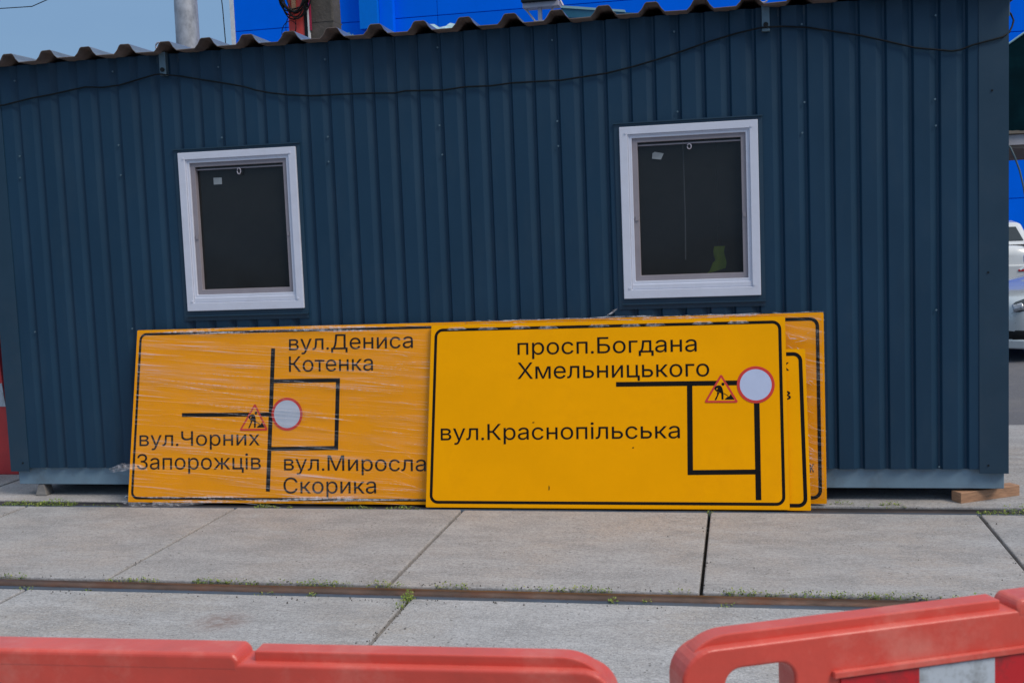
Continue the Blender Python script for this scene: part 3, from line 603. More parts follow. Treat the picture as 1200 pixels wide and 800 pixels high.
def tri_mark(pl, par, ap, bl, br, face_mat, stroke=.0105):
    # pictogram drawn in a unit triangle measured from the photo: apex (300,180) base (110,515)-(500,515)
    A, B, C_ = Vector(ap), Vector(bl), Vector(br); ex = (C_ - B) / 390; mid = B + ex * 190; ey = (A - mid) / 335
    Q = lambda x, y: B + ex * (x - 110) + ey * (515 - y)
    def poly(pts, nm, mt, o): b = MB(); b.face([pl(*Q(*p), o) for p in pts]); return b.build(nm, mt, par)
    def rt(rad, ins):
        T = [Vector((300, 180)), Vector((110, 515)), Vector((500, 515))]; cen = Vector((303, 403)); out_ = []
        for i in range(3):
            v = T[i]; d1 = (T[i - 1] - v).normalized(); d2 = (T[(i + 1) % 3] - v).normalized(); bis = (d1 + d2).normalized(); ha = d1.angle(d2) / 2
            c = v + bis * (ins / math.sin(ha) + rad / math.sin(ha)); a1 = math.atan2(*reversed((-Vector((-d1.y, d1.x)) if Vector((-d1.y, d1.x)).dot(bis) > 0 else Vector((-d1.y, d1.x))))); 
            n1 = Vector((-d1.y, d1.x)); n1 = -n1 if n1.dot(bis) > 0 else n1; n2 = Vector((-d2.y, d2.x)); n2 = -n2 if n2.dot(bis) > 0 else n2
            for k in range(7):
                s_ = n1.lerp(n2, k / 6).normalized(); out_.append(c + s_ * rad)
        return out_
    o1 = rt(14, 0); i1 = rt(4, 22); b = MB()
    for k in range(len(o1)): j = (k + 1) % len(o1); b.face([pl(*Q(*o1[k]), .0024), pl(*Q(*o1[j]), .0024), pl(*Q(*i1[j]), .0024), pl(*Q(*i1[k]), .0024)])
    b.build('red_triangle', 'red_print', par); poly([tuple(p) for p in rt(6, 12)], 'triangle_field', face_mat, .0021)
    b = MB()
    def add(pts): b.face([pl(*Q(*p), .0027) for p in pts])
    add([(322 + 18 * math.cos(k / 12 * 6.2832), 301 + 19 * math.sin(k / 12 * 6.2832)) for k in range(12)])
    add([(250, 320), (268, 314), (292, 316), (308, 330), (318, 352), (330, 410), (312, 412), (285, 398), (258, 384), (252, 370), (266, 346), (256, 343)])
    add([(250, 320), (260, 340), (238, 366), (222, 353), (236, 328)]); add([(222, 350), (240, 352), (262, 376), (256, 388), (240, 378)])
    add([(256, 388), (285, 400), (272, 428), (248, 486), (228, 484), (256, 425)]); add([(303, 400), (330, 408), (330, 480), (308, 481)])
    add([(326, 408), (332, 403), (384, 434), (380, 442)]); add([(340, 480), (362, 458), (378, 446), (394, 442), (412, 415), (430, 446), (454, 480)])
    b.build('digging_worker_symbol', 'print', par)

PA, PB, PC, PD = Plane(.065, .012, .20, 1.058), Plane(.018, .01, .175, 1.047), Plane(.150, .01, .228, 1.06), Plane(.034, .0, .16, .87)
QA = [(-3.305, .001), (-1.174, .0), (-1.160, 1.0555), (-3.2386, 1.054)]
QB = [(-1.3956, -.0014), (.6447, .0017), (.6438, 1.05), (-1.3561, 1.0483)]
QC = [(-1.19, .0), (.8483, .0043), (.8503, 1.0529), (-1.1669, 1.0504)]
QD = [(-.8919, .001), (.7573, .004), (.7463, .8787), (-.882, .8738)]
sA = sign('road_sign', PA, QA, 'orange', 'yellow detour sign wrapped in stretch film at the left, street map round a small loop', border=(.018, .045, .0150))
for t, p0, p1, h, full in (('вул.Дениса', (-2.2457, .9123), (-1.4753, .912), .0892, None), ('Котенка', (-2.2467, .7832), (-1.7211, .7836), .0924, None), ('вул.Чорних', (-3.2258, .3443), (-2.4374, .3469), .0882, None),
        ('Запорожців', (-3.2429, .2017), (-2.4307, .203), .0929, None), ('вул.Миросла', (-2.2827, .1977), (-1.4048, .1938), .0901, 'вул.Мирослава'), ('Скорика', (-2.287, .0607), (-1.7092, .064), .0933, None)):
    put_text(PA, sA, t, p0, p1, h, full=full)
for a in (((-2.3468, .9261), (-2.3869, .0713), .0255), ((-2.9426, .5319), (-2.3618, .5309), .0235), ((-2.3439, .7289), (-1.9270, .7297), .0235), ((-1.9386, .7410), (-1.9542, .3175), .0245), ((-2.3742, .3248), (-1.9440, .3301), .0235)):
    bar(PA, sA, a[0], a[1], a[2], .0009 + random.random() * .0003)
circle_mark(PA, sA, (-2.2611, .5316), .0985); tri_mark(PA, sA, (-2.4653, .5990), (-2.5680, .4345), (-2.3820, .4355), 'orange')
sB = sign('road_sign', PB, QB, 'yellow', 'large clean yellow detour sign leaning frontmost, Краснопільська street on it', border=(.0215, .048, .0165))
for t, p0, p1, h in (('просп.Богдана', (-.8468, .8671), (.1645, .8674), .0904), ('Хмельницького', (-.8482, .7297), (.2303, .7295), .093), ('вул.Краснопільська', (-1.3035, .3828), (.0637, .3899), .0905)):
    put_text(PB, sB, t, p0, p1, h)
for a in (((-.2858, .6911), (.408, .6908), .026), ((.1219, .6867), (.1165, .1890), .0294), ((.1027, .2007), (.4680, .2053), .0265), ((.4826, .6259), (.4812, .0529), .0294)):
    bar(PB, sB, a[0], a[1], a[2], .0009 + random.random() * .0003)
circle_mark(PB, sB, (.4791, .6791), .1010); tri_mark(PB, sB, (.2939, .7420), (.1990, .5840), (.3850, .5825), 'yellow')
b = MB()
for k in range(9): a0 = -1.28 + k * .2 + random.uniform(-.05, .05); zz = 1.022 + random.uniform(-.004, .004); b.face([PB(a0, zz - .006, .0022), PB(a0 + .05, zz - .011, .0022), PB(a0 + .12, zz - .004, .0022), PB(a0 + .10, zz + .008, .0022), PB(a0 + .02, zz + .009, .0022)])
b.build('film_remnants', 'flap', sB, weld=False, kind='stuff')
for pts in ([(-.676, .100), (-.672, .100), (-.670, .118), (-.675, .128)], [(-.765, .478), (-.755, .480), (-.752, .484), (-.764, .484)], [(-.20, .335), (-.192, .335), (-.192, .342), (-.2, .340)]):
    b = MB(); b.face([PB(x, z, .0016) for x, z in pts]); b.build('scratch_mark', 'print', sB)
sC = sign('road_sign', PC, QC, 'orange', 'rearmost yellow sign in torn film whose right edge sticks out behind the stack', border=(.024, .05, .0190))
put_text(PC, sC, 'вк', (.735, .1778), (.7837, .1779), .062)
sD = sign('road_sign', PD, QD, 'yellow', 'lower unwrapped yellow sign showing only its right strip between two bigger signs', border=(.017, .048, .0200))
put_text(PD, sD, 'ик', (.56, .7623), (.6590, .7617), .060); put_text(PD, sD, 'їв', (.56, .6042), (.6650, .6036), .064)

def film(pl, par, q, mt, seed, amp=.0035, x0=None):
    b = MB(); nx, ny = 90, 40; rows = []
    bl, br, tr, tl = [Vector(p) for p in q]
    for j in range(ny + 1):
        v = j / ny; row = []
        for i in range(nx + 1):
            u = i / nx; a = (bl.lerp(br, u)).lerp(tl.lerp(tr, u), v)
            o = .006 + amp * noise.noise(Vector((a.x * 2.5, a.y * 26 - a.x * 2.2, seed))) + amp * .6 * noise.noise(Vector((a.x * 9, a.y * 9, seed + 4)))
            if u in (0, 1): o = -.012
            if v in (0, 1): o = -.012
            ex = (u - .5) * .008; ey = (v - .5) * .010 + (.006 * noise.noise(Vector((a.x * 9, v * 3, seed))) if v in (0, 1) or j in (1, ny - 1) else 0)
            row.append(pl(a.x + ex, a.y + ey, o))
        rows.append(row)
    b.grid(rows); return b.build('stretch_film', mt, par, smooth=True)
film(PA, sA, QA, 'filmA', 1.3); film(PC, sC, QC, 'filmC', 8.1, .005)
def crease(b, pl, a0, b0, ang, L, w_, off=.0085, wob=.002, seed=0):
    n = max(6, int(L / .03)); rows = []
    for i in range(n + 1):
        t = i / n; s = L * t; a = a0 + s * math.cos(ang); c = b0 + s * math.sin(ang) + wob * noise.noise(Vector((s * 8, seed, 0))) * 2
        ww = w_ * math.sin(math.pi * min(1, max(.03, t))) * (.6 + .8 * abs(noise.noise(Vector((s * 15, seed, 5)))))
        rows.append([pl(a, c + ww, off), pl(a, c, off + .002), pl(a, c - ww, off)])
    b.grid(rows)
b = MB()
for k in range(46):
    a0 = random.uniform(-3.28, -1.9); L = random.uniform(.25, 1.0); L = min(L, -1.42 - a0)
    crease(b, PA, a0, random.choice([random.uniform(.42, 1.0), random.uniform(.03, 1.0)]), math.radians(random.gauss(-6, 1.6)), L, random.uniform(.0008, .0022), seed=k)
for k in range(16): crease(b, PA, random.uniform(-1.75, -1.5), random.uniform(.05, .95), math.radians(random.gauss(-8, 7)), random.uniform(.1, .3), random.uniform(.0008, .002), seed=60 + k)
for k in range(12):   # bunched film along the top and bottom edges
    crease(b, PA, random.uniform(-3.22, -2.0), 1.04 + random.uniform(-.02, .012), math.radians(random.gauss(-.4, .8)), random.uniform(.3, .8), random.uniform(.003, .007), off=.009 + .0005 * k, seed=90 + k)
    crease(b, PA, random.uniform(-3.25, -2.0), .022 + random.uniform(-.014, .02), math.radians(random.gauss(.5, 1)), random.uniform(.3, .8), random.uniform(.004, .009), off=.009 + .0005 * k, seed=120 + k)
b.build('film_creases', 'crease', sA, smooth=True, weld=False, kind='stuff')
b = MB()
for k in range(75): crease(b, PC, random.uniform(.64, .74), random.uniform(.05, .95), math.radians(random.choice([random.gauss(-30, 14), random.gauss(75, 14), random.gauss(5, 8)])), random.uniform(.04, .10), random.uniform(.0012, .004), seed=k)
for k in range(14): crease(b, PC, .825 + random.uniform(-.02, .012), random.uniform(.05, .9), math.radians(random.gauss(90, 5)), random.uniform(.06, .2), random.uniform(.003, .007), off=.012, seed=70 + k)
for k in range(22): crease(b, PC, random.uniform(-1.1, .6), 1.048 + random.uniform(-.006, .008), math.radians(random.gauss(0, 1.5)), random.uniform(.1, .35), random.uniform(.002, .006), off=.012, seed=170 + k)
for k in range(5): crease(b, PC, -.36 + .012 * k, 1.06 + .004 * k, math.radians(random.uniform(-20, 50)), .05, .004, off=.012, seed=270 + k)
b.build('film_creases', 'crease', sC, smooth=True, weld=False, kind='stuff')
def flap(par, pts, wid, seed, name='film_flap'):
    b = MB(); rows = []; n = 14; P = [Vector(p) for p in pts]
    for i in range(n + 1):
        t = i / n * (len(P) - 1); k = min(int(t), len(P) - 2); p = P[k].lerp(P[k + 1], t - k); ww = wid * (.35 + .65 * math.sin(math.pi * (.1 + .8 * i / n)))
        rows.append([p + Vector((.0, .012 * noise.noise(Vector((i * .7, c * .9, seed))), ww * (c / 5 - .5) + .008 * noise.noise(Vector((i * .5, c, seed + 3))))) for c in range(6)])
    b.grid(rows); b.build(name, 'flap', par, smooth=False)
flap(sA, [(-3.405, .05, .212), (-3.35, .03, .226), (-3.30, .02, .240), (-3.23, .055, .235), (-3.17, .078, .215)], .045, 3)
flap(sA, [(-3.33, .035, .022), (-3.24, .015, .010), (-3.14, .02, .012), (-3.02, .025, .010), (-2.9, .03, .014)], .028, 5)
flap(sA, [(-3.12, .03, .02), (-2.98, .02, .008), (-2.86, .03, .016), (-2.72, .045, .03)], .020, 9)

# ------------------------------------------------------------------ plastic barriers in front
def curve_panel(outer, holes, thick, bev):
    c = bpy.data.curves.new('outline', 'CURVE'); c.dimensions = '2D'; c.fill_mode = 'BOTH'; c.extrude = thick / 2 - bev; c.bevel_depth = bev; c.bevel_resolution = 3
    for pts in [outer] + holes:
        s = c.splines.new('POLY'); s.points.add(len(pts) - 1); s.use_cyclic_u = True
        for i, p in enumerate(pts): s.points[i].co = (p[0], p[1], 0, 1)
    o = bpy.data.objects.new('outline', c); COL.objects.link(o); dg = bpy.context.evaluated_depsgraph_get(); dg.update()
    me = bpy.data.meshes.new_from_object(o.evaluated_get(dg)); v = [tuple(x.co) for x in me.vertices]; f = [tuple(p.vertices) for p in me.polygons]
    bpy.data.objects.remove(o); bpy.data.curves.remove(c); bpy.data.meshes.remove(me); return v, f
def rr2(x0, x1, z0, z1, r, n=6, top_only=False):
    out_ = []
    for cx, cz, a0 in ((x1 - r, z1 - r, 0), (x0 + r, z1 - r, 90), (x0 + r, z0 + r, 180), (x1 - r, z0 + r, 270)):
        for k in range(n + 1): a = math.radians(a0 + 90 * k / n); out_.append((cx + r * math.cos(a), cz + r * math.sin(a)))
    return out_
def lp(b, v, f): b.v = [(p[0], p[2], p[1]) for p in v]; b.f = f; b.mi = [0] * len(f)   # curve xy -> xz plane
def make_barrier(loc, rz, label):
    """local frame: x from this end (0) to the other (2.0), y = thickness about 0, front face at -y"""
    t = thing('plastic_barrier', loc, rz, label=label, cat='road barrier', group='red plastic barriers in the foreground')
    TOP = .987; bv = .005
    outer = rr2(bv, 2.0 - bv, .10, TOP - bv, .040, 8)
    holes = [rr2(.055, .165, .50, .961, .028)[::-1], rr2(2 - .165, 2 - .055, .50, .961, .028)[::-1], rr2(.24, .93, .22, .56, .04)[::-1], rr2(1.07, 1.76, .22, .56, .04)[::-1]]
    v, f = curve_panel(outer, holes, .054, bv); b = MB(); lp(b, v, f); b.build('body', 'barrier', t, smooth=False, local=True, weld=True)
    # raised hand rails on both ends of the top
    for s in (0, 1):
        pts = []
        L0, L1 = .010, .481
        prof = [(L0, TOP - .034)] + [(L0 + .062 * (1 - math.cos(q / 14 * math.pi / 2)), TOP - .034 + .0475 * math.sin(q / 14 * math.pi / 2)) for q in range(1, 15)] + [(L0 + .062 + .003, TOP + .0135), (L1, TOP + .0135), (L1, TOP - .030)]
        if s: prof = [(2 - x, z) for x, z in prof][::-1]
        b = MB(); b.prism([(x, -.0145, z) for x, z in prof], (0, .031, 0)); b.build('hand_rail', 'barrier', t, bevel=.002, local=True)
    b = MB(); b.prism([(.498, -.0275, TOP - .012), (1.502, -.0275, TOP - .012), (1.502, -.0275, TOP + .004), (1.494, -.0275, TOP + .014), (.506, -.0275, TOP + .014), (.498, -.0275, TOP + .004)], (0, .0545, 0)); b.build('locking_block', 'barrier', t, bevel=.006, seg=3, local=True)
    # ledge lip below the hand rail on the front
    # reflective striped sheet in a shallow frame
    x = .225; k = 0
    while x < 1.76:
        x2 = min(x + .118, 1.775); b = MB(); b.box(x, x2, -.0305, -.0275, .63, .925); b.build('reflective_stripe', 'stripe_red' if k % 2 == 0 else 'stripe_white', t, local=True); x = x2; k += 1
    for zz in (.927, .618):
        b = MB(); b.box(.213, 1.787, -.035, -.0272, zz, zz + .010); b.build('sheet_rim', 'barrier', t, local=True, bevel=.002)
    if rz == 0:
        b = MB(); b.face([(1.372, -.02752, .958), (1.379, -.02752, .955), (1.392, -.02752, .93), (1.400, -.02752, .885), (1.388, -.02752, .86), (1.383, -.02752, .91)]); b.build('scuff_mark', 'scuff', t, local=True)
    for xf in (.35, 1.65):
        b = MB(); b.box(xf - .11, xf + .11, -.25, .25, 0, .06); b.box(xf - .09, xf + .09, -.12, .12, .06, .135); b.build('foot', 'feet', t, bevel=.012, local=True)
    return t
ang = math.radians(180 + 2.3)
# left barrier runs from its right end (x=.262) to the left: rotate by 180 deg so local +x points left, front is swapped
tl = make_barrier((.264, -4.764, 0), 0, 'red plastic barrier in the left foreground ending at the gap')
def flip_left(t):
    # local x must run left with the front still towards the camera: start from the far end instead
    d = Vector((math.cos(math.radians(2.3)), math.sin(math.radians(2.3)), 0)); t.location = Vector((.245, -4.764, 0)) - d * 2.0; t.rotation_euler = (0, 0, math.radians(2.3))
flip_left(tl)
dR = Vector((.9107, .4131, 0)); endR = Vector((.38, -4.646, 0)) - dR * .080 + Vector((.4131, -.9107, 0)) * .016
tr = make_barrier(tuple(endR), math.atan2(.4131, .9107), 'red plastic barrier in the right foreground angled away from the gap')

# water filled barrier end beyond the left end of the cabin
t = thing('jersey_barrier', (-4.86, 1.6, 0), label='deep red water barrier with a white band standing beyond the left end of the cabin', cat='road barrier')
prof = [(.198, 0), (.196, .125), (.182, .13), (.178, .25), (.165, .27), (.128, .62), (.112, .9), (.10, 1.12), (.07, 1.14)]
full = [(-x, z) for x, z in prof] + [(x, z) for x, z in prof[::-1]]
b = MB(); b.prism([(-4.835 + x, .9, z) for x, z in full], (0, 1.5, 0)); b.build('body', 'barrier2', t, bevel=.01)
b = MB(); b.prism([(-4.835 + x, .893, z) for x, z in ((-.143, .49), (.141, .49), (.124, .655), (-.124, .655))], (0, .006, 0)); b.build('reflective_band', 'stripe_white', t)
b = MB(); b.prism([(-4.835 + .140, y, z) for y, z in ((.92, .40), (2.3, .40), (2.3, .43), (.92, .43))], (.012, 0, 0)); b.build('side_rib', 'barrier2', t)

# ------------------------------------------------------------------ things on the cabin roof
ZT = ZR + .005
t = thing('floodlight', (-.81, 1.2, ZT), label='black floodlight on a pale strut bracket standing on the cabin roof', cat='floodlight')
b = MB(); b.box(-.925, -.69, 1.15, 1.25, 2.995, 3.0 + .028); b.build('cross_bar', 'lamp_arm', t, bevel=.003)
b = MB(); b.hexa([(-.93, 1.12, 3.026), (-.70, 1.12, 3.026), (-.70, 1.22, 3.026), (-.93, 1.22, 3.026), (-.93, 1.16, 3.22), (-.70, 1.16, 3.22), (-.70, 1.26, 3.22), (-.93, 1.26, 3.22)]); hs = b.build('housing', 'lamp_dark', t, bevel=.006)
b = MB()
for k in range(7): b.box(-.92 + k * .033, -.915 + k * .033, 1.223, 1.262, 3.04, 3.2)
b.build('cooling_fins', 'lamp_dark', hs, kind='stuff')
b = MB(); b.box(-.832, -.808, 1.18, 1.21, ZT, 2.995); b.build('post', 'lamp_arm', t, bevel=.002)
for s in (-1, 1):
    b = MB(); b.tube([(-.82 + s * .095, 1.19, 3.0), (-.82 + s * .022, 1.19, 2.90)], .007, 6); b.build('strut', 'lamp_arm', t)
    b = MB(); b.box(-.82 + s * .024 - .011, -.82 + s * .024 + .011, 1.17, 1.205, 2.74, 2.915); b.build('gusset', 'lamp_arm', t)
b = MB(); b.box(-.9, -.74, 1.1, 1.3, ZT + .0, ZT + .02); b.build('foot_plate', 'lamp_arm', t)
b = MB(); b.tube([(-.70, 1.2, 3.08), (-.685, 1.2, 3.03), (-.67, 1.2, 3.0)], .008, 6); b.build('knob', 'lamp_arm', t)
t = thing('roof_batten', (-.5, 1.6, ZT), label='long teal batten with a pale edge lying beside the floodlight on the roof', cat='batten')
b = MB(); b.hexa([(-.74, 1.58, 3.00), (-.25, 1.58, 2.955), (-.25, 1.64, 2.955), (-.74, 1.64, 3.00), (-.74, 1.58, 3.062), (-.25, 1.58, 2.993), (-.25, 1.64, 2.993), (-.74, 1.64, 3.062)]); b.build('batten_body', 'teal', t)
b = MB(); b.hexa([(-.74, 1.572, 3.062), (-.31, 1.572, 3.001), (-.31, 1.642, 3.001), (-.74, 1.642, 3.062), (-.74, 1.572, 3.078), (-.31, 1.572, 3.015), (-.31, 1.642, 3.015), (-.74, 1.642, 3.078)]); b.build('pale_edge', 'cyan_strip', t)
for x in (-.70, -.30):
    b = MB(); b.box(x - .02, x + .02, 1.59, 1.63, ZT, 2.99); b.build('support', 'lamp_dark', t)
def crumple(x0, x1, y0, y1, h, label, mt='tarp'):
    b = MB(); rows = []; n = 16
    for j in range(9):
        row = []
        for i in range(n + 1):
            u, v = i / n, j / 8; e = min(1, 4 * u * (1 - u) * 1.6) * min(1, 4 * v * (1 - v) * 1.6)
            row.append((x0 + (x1 - x0) * u, y0 + (y1 - y0) * v, ZR + .012 + h * e * (.55 + .9 * abs(noise.noise(Vector((u * 5, v * 3, x0)))))))
        rows.append(row)
    b.grid(rows); b.build('crumpled_sheet', mt, label=label, cat='plastic sheet')
crumple(-1.50, -1.06, .45, .95, .115, 'crumpled pale teal plastic sheet on the roof left of the floodlight')
crumple(-1.72, -1.50, .55, .90, .055, 'small pale plastic scrap on the roof below the blue pilaster')
crumple(-1.98, -1.84, .5, .8, .085, 'small dark teal scrap on the roof right of the concrete pole', 'teal')

# ------------------------------------------------------------------ background
# grey street pole
t = thing('street_pole', (-7.18, 9, -.01), label='tall pale grey mottled metal pole rising into the sky left of the blue building', cat='pole')
b = MB(); b.tube([(-7.19, 9, -.01), (-7.19, 9, 4), (-7.17, 9, 11)], [.19, .17, .12], 20, True); b.build('shaft', 'pole', t, smooth=True)
b = MB(); b.tube([(-7.19, 9, -.01), (-7.19, 9, .25)], .24, 20); b.build('base_collar', 'pole', t)
# concrete pole with banner and cable coil
t = thing('concrete_pole', (-4.04, 6, -.01), label='weathered square concrete pole behind the cabin roof beside the red banner', cat='pole')
b = MB(); b.hexa([(-4.21, 5.9, -.01), (-3.88, 5.9, -.01), (-3.88, 6.2, -.01), (-4.21, 6.2, -.01), (-4.16, 5.92, 9), (-3.94, 5.92, 9), (-3.94, 6.15, 9), (-4.16, 6.15, 9)]); b.build('shaft', 'cpole', t, bevel=.02)
b = MB(); b.box(-4.192, -3.905, 5.905, 6.19, 3.975, 3.985); b.build('steel_band', 'cpole', t)
t = thing('red_banner', (-4.3, 5.8, 2.4), label='narrow red banner panel with dark edge hanging left of the concrete pole', cat='banner')
b = MB(); b.box(-4.397, -4.215, 5.84, 5.86, 2.6, 5.6); b.build('banner_sheet', 'banner', t)
b = MB(); b.box(-4.2145, -4.176, 5.83, 5.88, 2.6, 5.6); b.build('dark_frame', 'lamp_dark', t)
b = MB(); b.box(-4.1755, -4.160, 5.83, 5.87, 2.6, 4.12); b.build('white_edge', 'white', t)
b = MB(); b.box(-4.1595, -4.143, 5.84, 5.87, 3.88, 5.6); b.build('crimson_edge', 'banner_dark', t)
b = MB(); b.box(-4.345, -4.300, 5.815, 5.8385, 4.09, 5.2); b.build('beige_strap', 'wood', t)
t = thing('cable_coil', (-4.25, 5.75, 4.2), label='tangled coil of black cable hung over the red banner', cat='cable coil')
for k in range(9):
    b = MB(); cx = -4.28 + random.uniform(-.03, .03); cz = 4.27 + random.uniform(-.03, .03); rx = random.uniform(.11, .165); rz_ = random.uniform(.16, .25); ph = random.uniform(0, 6)
    b.tube([(cx + rx * math.cos(a) + .012 * math.sin(3 * a + ph), 5.78 + .02 * math.sin(2 * a + ph) - .004 * k, cz + rz_ * math.sin(a) + .01 * math.cos(4 * a + ph)) for a in [2 * math.pi * q / 26 for q in range(27)]], .0085, 6, False); b.build('cable_loop', 'black', t, smooth=True)
for cx, cz, rx, rz_ in ((-4.38, 3.89, .085, .095), (-4.355, 3.93, .06, .11)):
    b = MB(); b.tube([(cx + rx * math.cos(a), 5.79, cz + rz_ * math.sin(a) + .3 * rx * math.cos(a)) for a in [2 * math.pi * q / 22 for q in range(23)]], .0045, 5, False); b.build('cable_loop', 'cable', t, smooth=True)

# blue building
t = thing('blue_building', (5, 30, 0), label='big bright blue panelled commercial building behind the cabin', cat='building')
b = MB(); b.box(-16.0, 40, 30.06, 50, 0, 16); b.build('core_wall', 'blue', t)
me0 = None; seams = [2.101 - 1.255, 2.101, 3.356]; z = 3.356
zs = [-.011, .85, 2.101, 3.356, 5.15, 6.95, 8.75, 10.55, 12.35, 14.15, 16]
for i in range(8):
    xa = -15.98 + i * 7.0
    for j in range(10):
        b = MB(); b.box(xa, xa + 6.985, 30.0, 30.055, zs[j] + .012, zs[j + 1] - .012); b.build('wall_panel', 'blue', t, bevel=.006)
b = MB(); b.box(-16.12, -15.985, 29.96, 50, 0, 16.1); b.build('white_corner_trim', 'white', t)
b = MB(); b.box(-11.45, -10.85, 29.5, 29.99, 8.42, 16); b.build('pilaster', 'blue_light', t)
b = MB(); b.box(-10.84, -10.4, 29.7, 29.99, 5, 16); b.build('downpipe_box', 'blue', t)
# thin wires against the sky
for pts, lb in ((((-16.50, 29.9, 12), (-16.34, 29.9, 9.5), (-16.25, 29.9, 6)), 'thin wire hanging down the sky just left of the blue building'), (((-12, 9, 5.2), (-9.6, 9, 5.15), (-8.6, 9, 5.45)), 'short stretch of thin wire crossing the top left corner of the sky')):
    b = MB(); b.tube(pts, .018 if pts[0][1] > 20 else .007, 5); b.build('overhead_wire', 'cable', label=lb, cat='wire')

# canopy at the right
t = thing('gabled_canopy', (5.3, 9, 0), label='dark teal tarpaulin covered gable on a pale ledge at the right edge', cat='canopy')
b = MB(); b.prism([(3.2, 9, 2.56), (7.4, 9, 2.56), (7.4, 9, 3.32), (5.3, 9, 4.72), (3.2, 9, 3.31)], (0, 3, 0)); b.build('tarpaulin', 'canopy', t)
for s in (-1, 1):
    b = MB(); b.tube([(5.3, 8.98, 4.735), (5.3 + s * 2.12, 8.98, 3.315)], .012, 6); b.build('gable_edge', 'cyan_strip', t)
b = MB(); b.box(3.15, 7.45, 8.9, 12.1, 2.425, 2.55); b.build('ledge', 'ledge', t)
b = MB(); b.box(3.16, 7.44, 8.93, 12.08, 2.385, 2.4245); b.build('ledge_underside', 'ledge_under', t)
for x in (3.3, 7.3):
    for y in (9.1, 11.9): b = MB(); b.box(x - .05, x + .05, y - .05, y + .05, -.01, 2.385); b.build('post', 'lamp_dark', t)
b = MB(); b.tube([(3.66, 8.88, 2.42), (3.697, 8.88, 2.402), (3.75, 8.88, 2.28), (3.806, 8.88, 2.113), (3.85, 8.88, 1.92), (3.875, 8.88, 1.75), (3.89, 8.88, 1.5), (3.9, 8.88, .9)], .012, 6); b.build('hanging_hose', 'cable_grey', smooth=True, label='grey hose hanging from the pale ledge at the right edge', cat='hose')
b = MB(); rows = []
for j in range(7): rows.append([(3.5 + i * .07, 8.86 + j * .02, 2.551 + (.035 + .06 * abs(noise.noise(Vector((i * .8, j * .9, 2))))) * math.sin(math.pi * (j + .3) / 6.6)) for i in range(40)])
b.grid(rows); b.build('crumpled_tarpaulin', 'cpole', label='crumpled dark grey tarpaulin lying along the pale ledge', cat='tarpaulin')
# shrub beyond
t = thing('shrub', (7.55, 22, 0), label='dark green shrub beside the white car at the right edge', cat='shrub')
b = MB(); b.tube([(7.55, 22, -.01), (7.55, 22, .9), (7.6, 22, 1.5)], [.05, .035, .015], 6); b.build('stem', 'wood', t)
b = MB()
for _ in range(1500):
    p = Vector((random.gauss(0, 1), random.gauss(0, 1), random.gauss(0, 1))).normalized() * random.random() ** .4; p = Vector((7.62 + p.x * .5, 22 + p.y * .55, 1.15 + p.z * .9))
    a = random.uniform(0, 6.28); s = .06; d = Vector((math.cos(a), math.sin(a), random.uniform(-.6, .8))) * s; e = Vector((-math.sin(a), math.cos(a), random.uniform(-.4, .4))) * s * .5
    b.face([p - d, p + e, p + d, p - e])
b.build('foliage', 'bush', t, weld=False, kind='stuff')

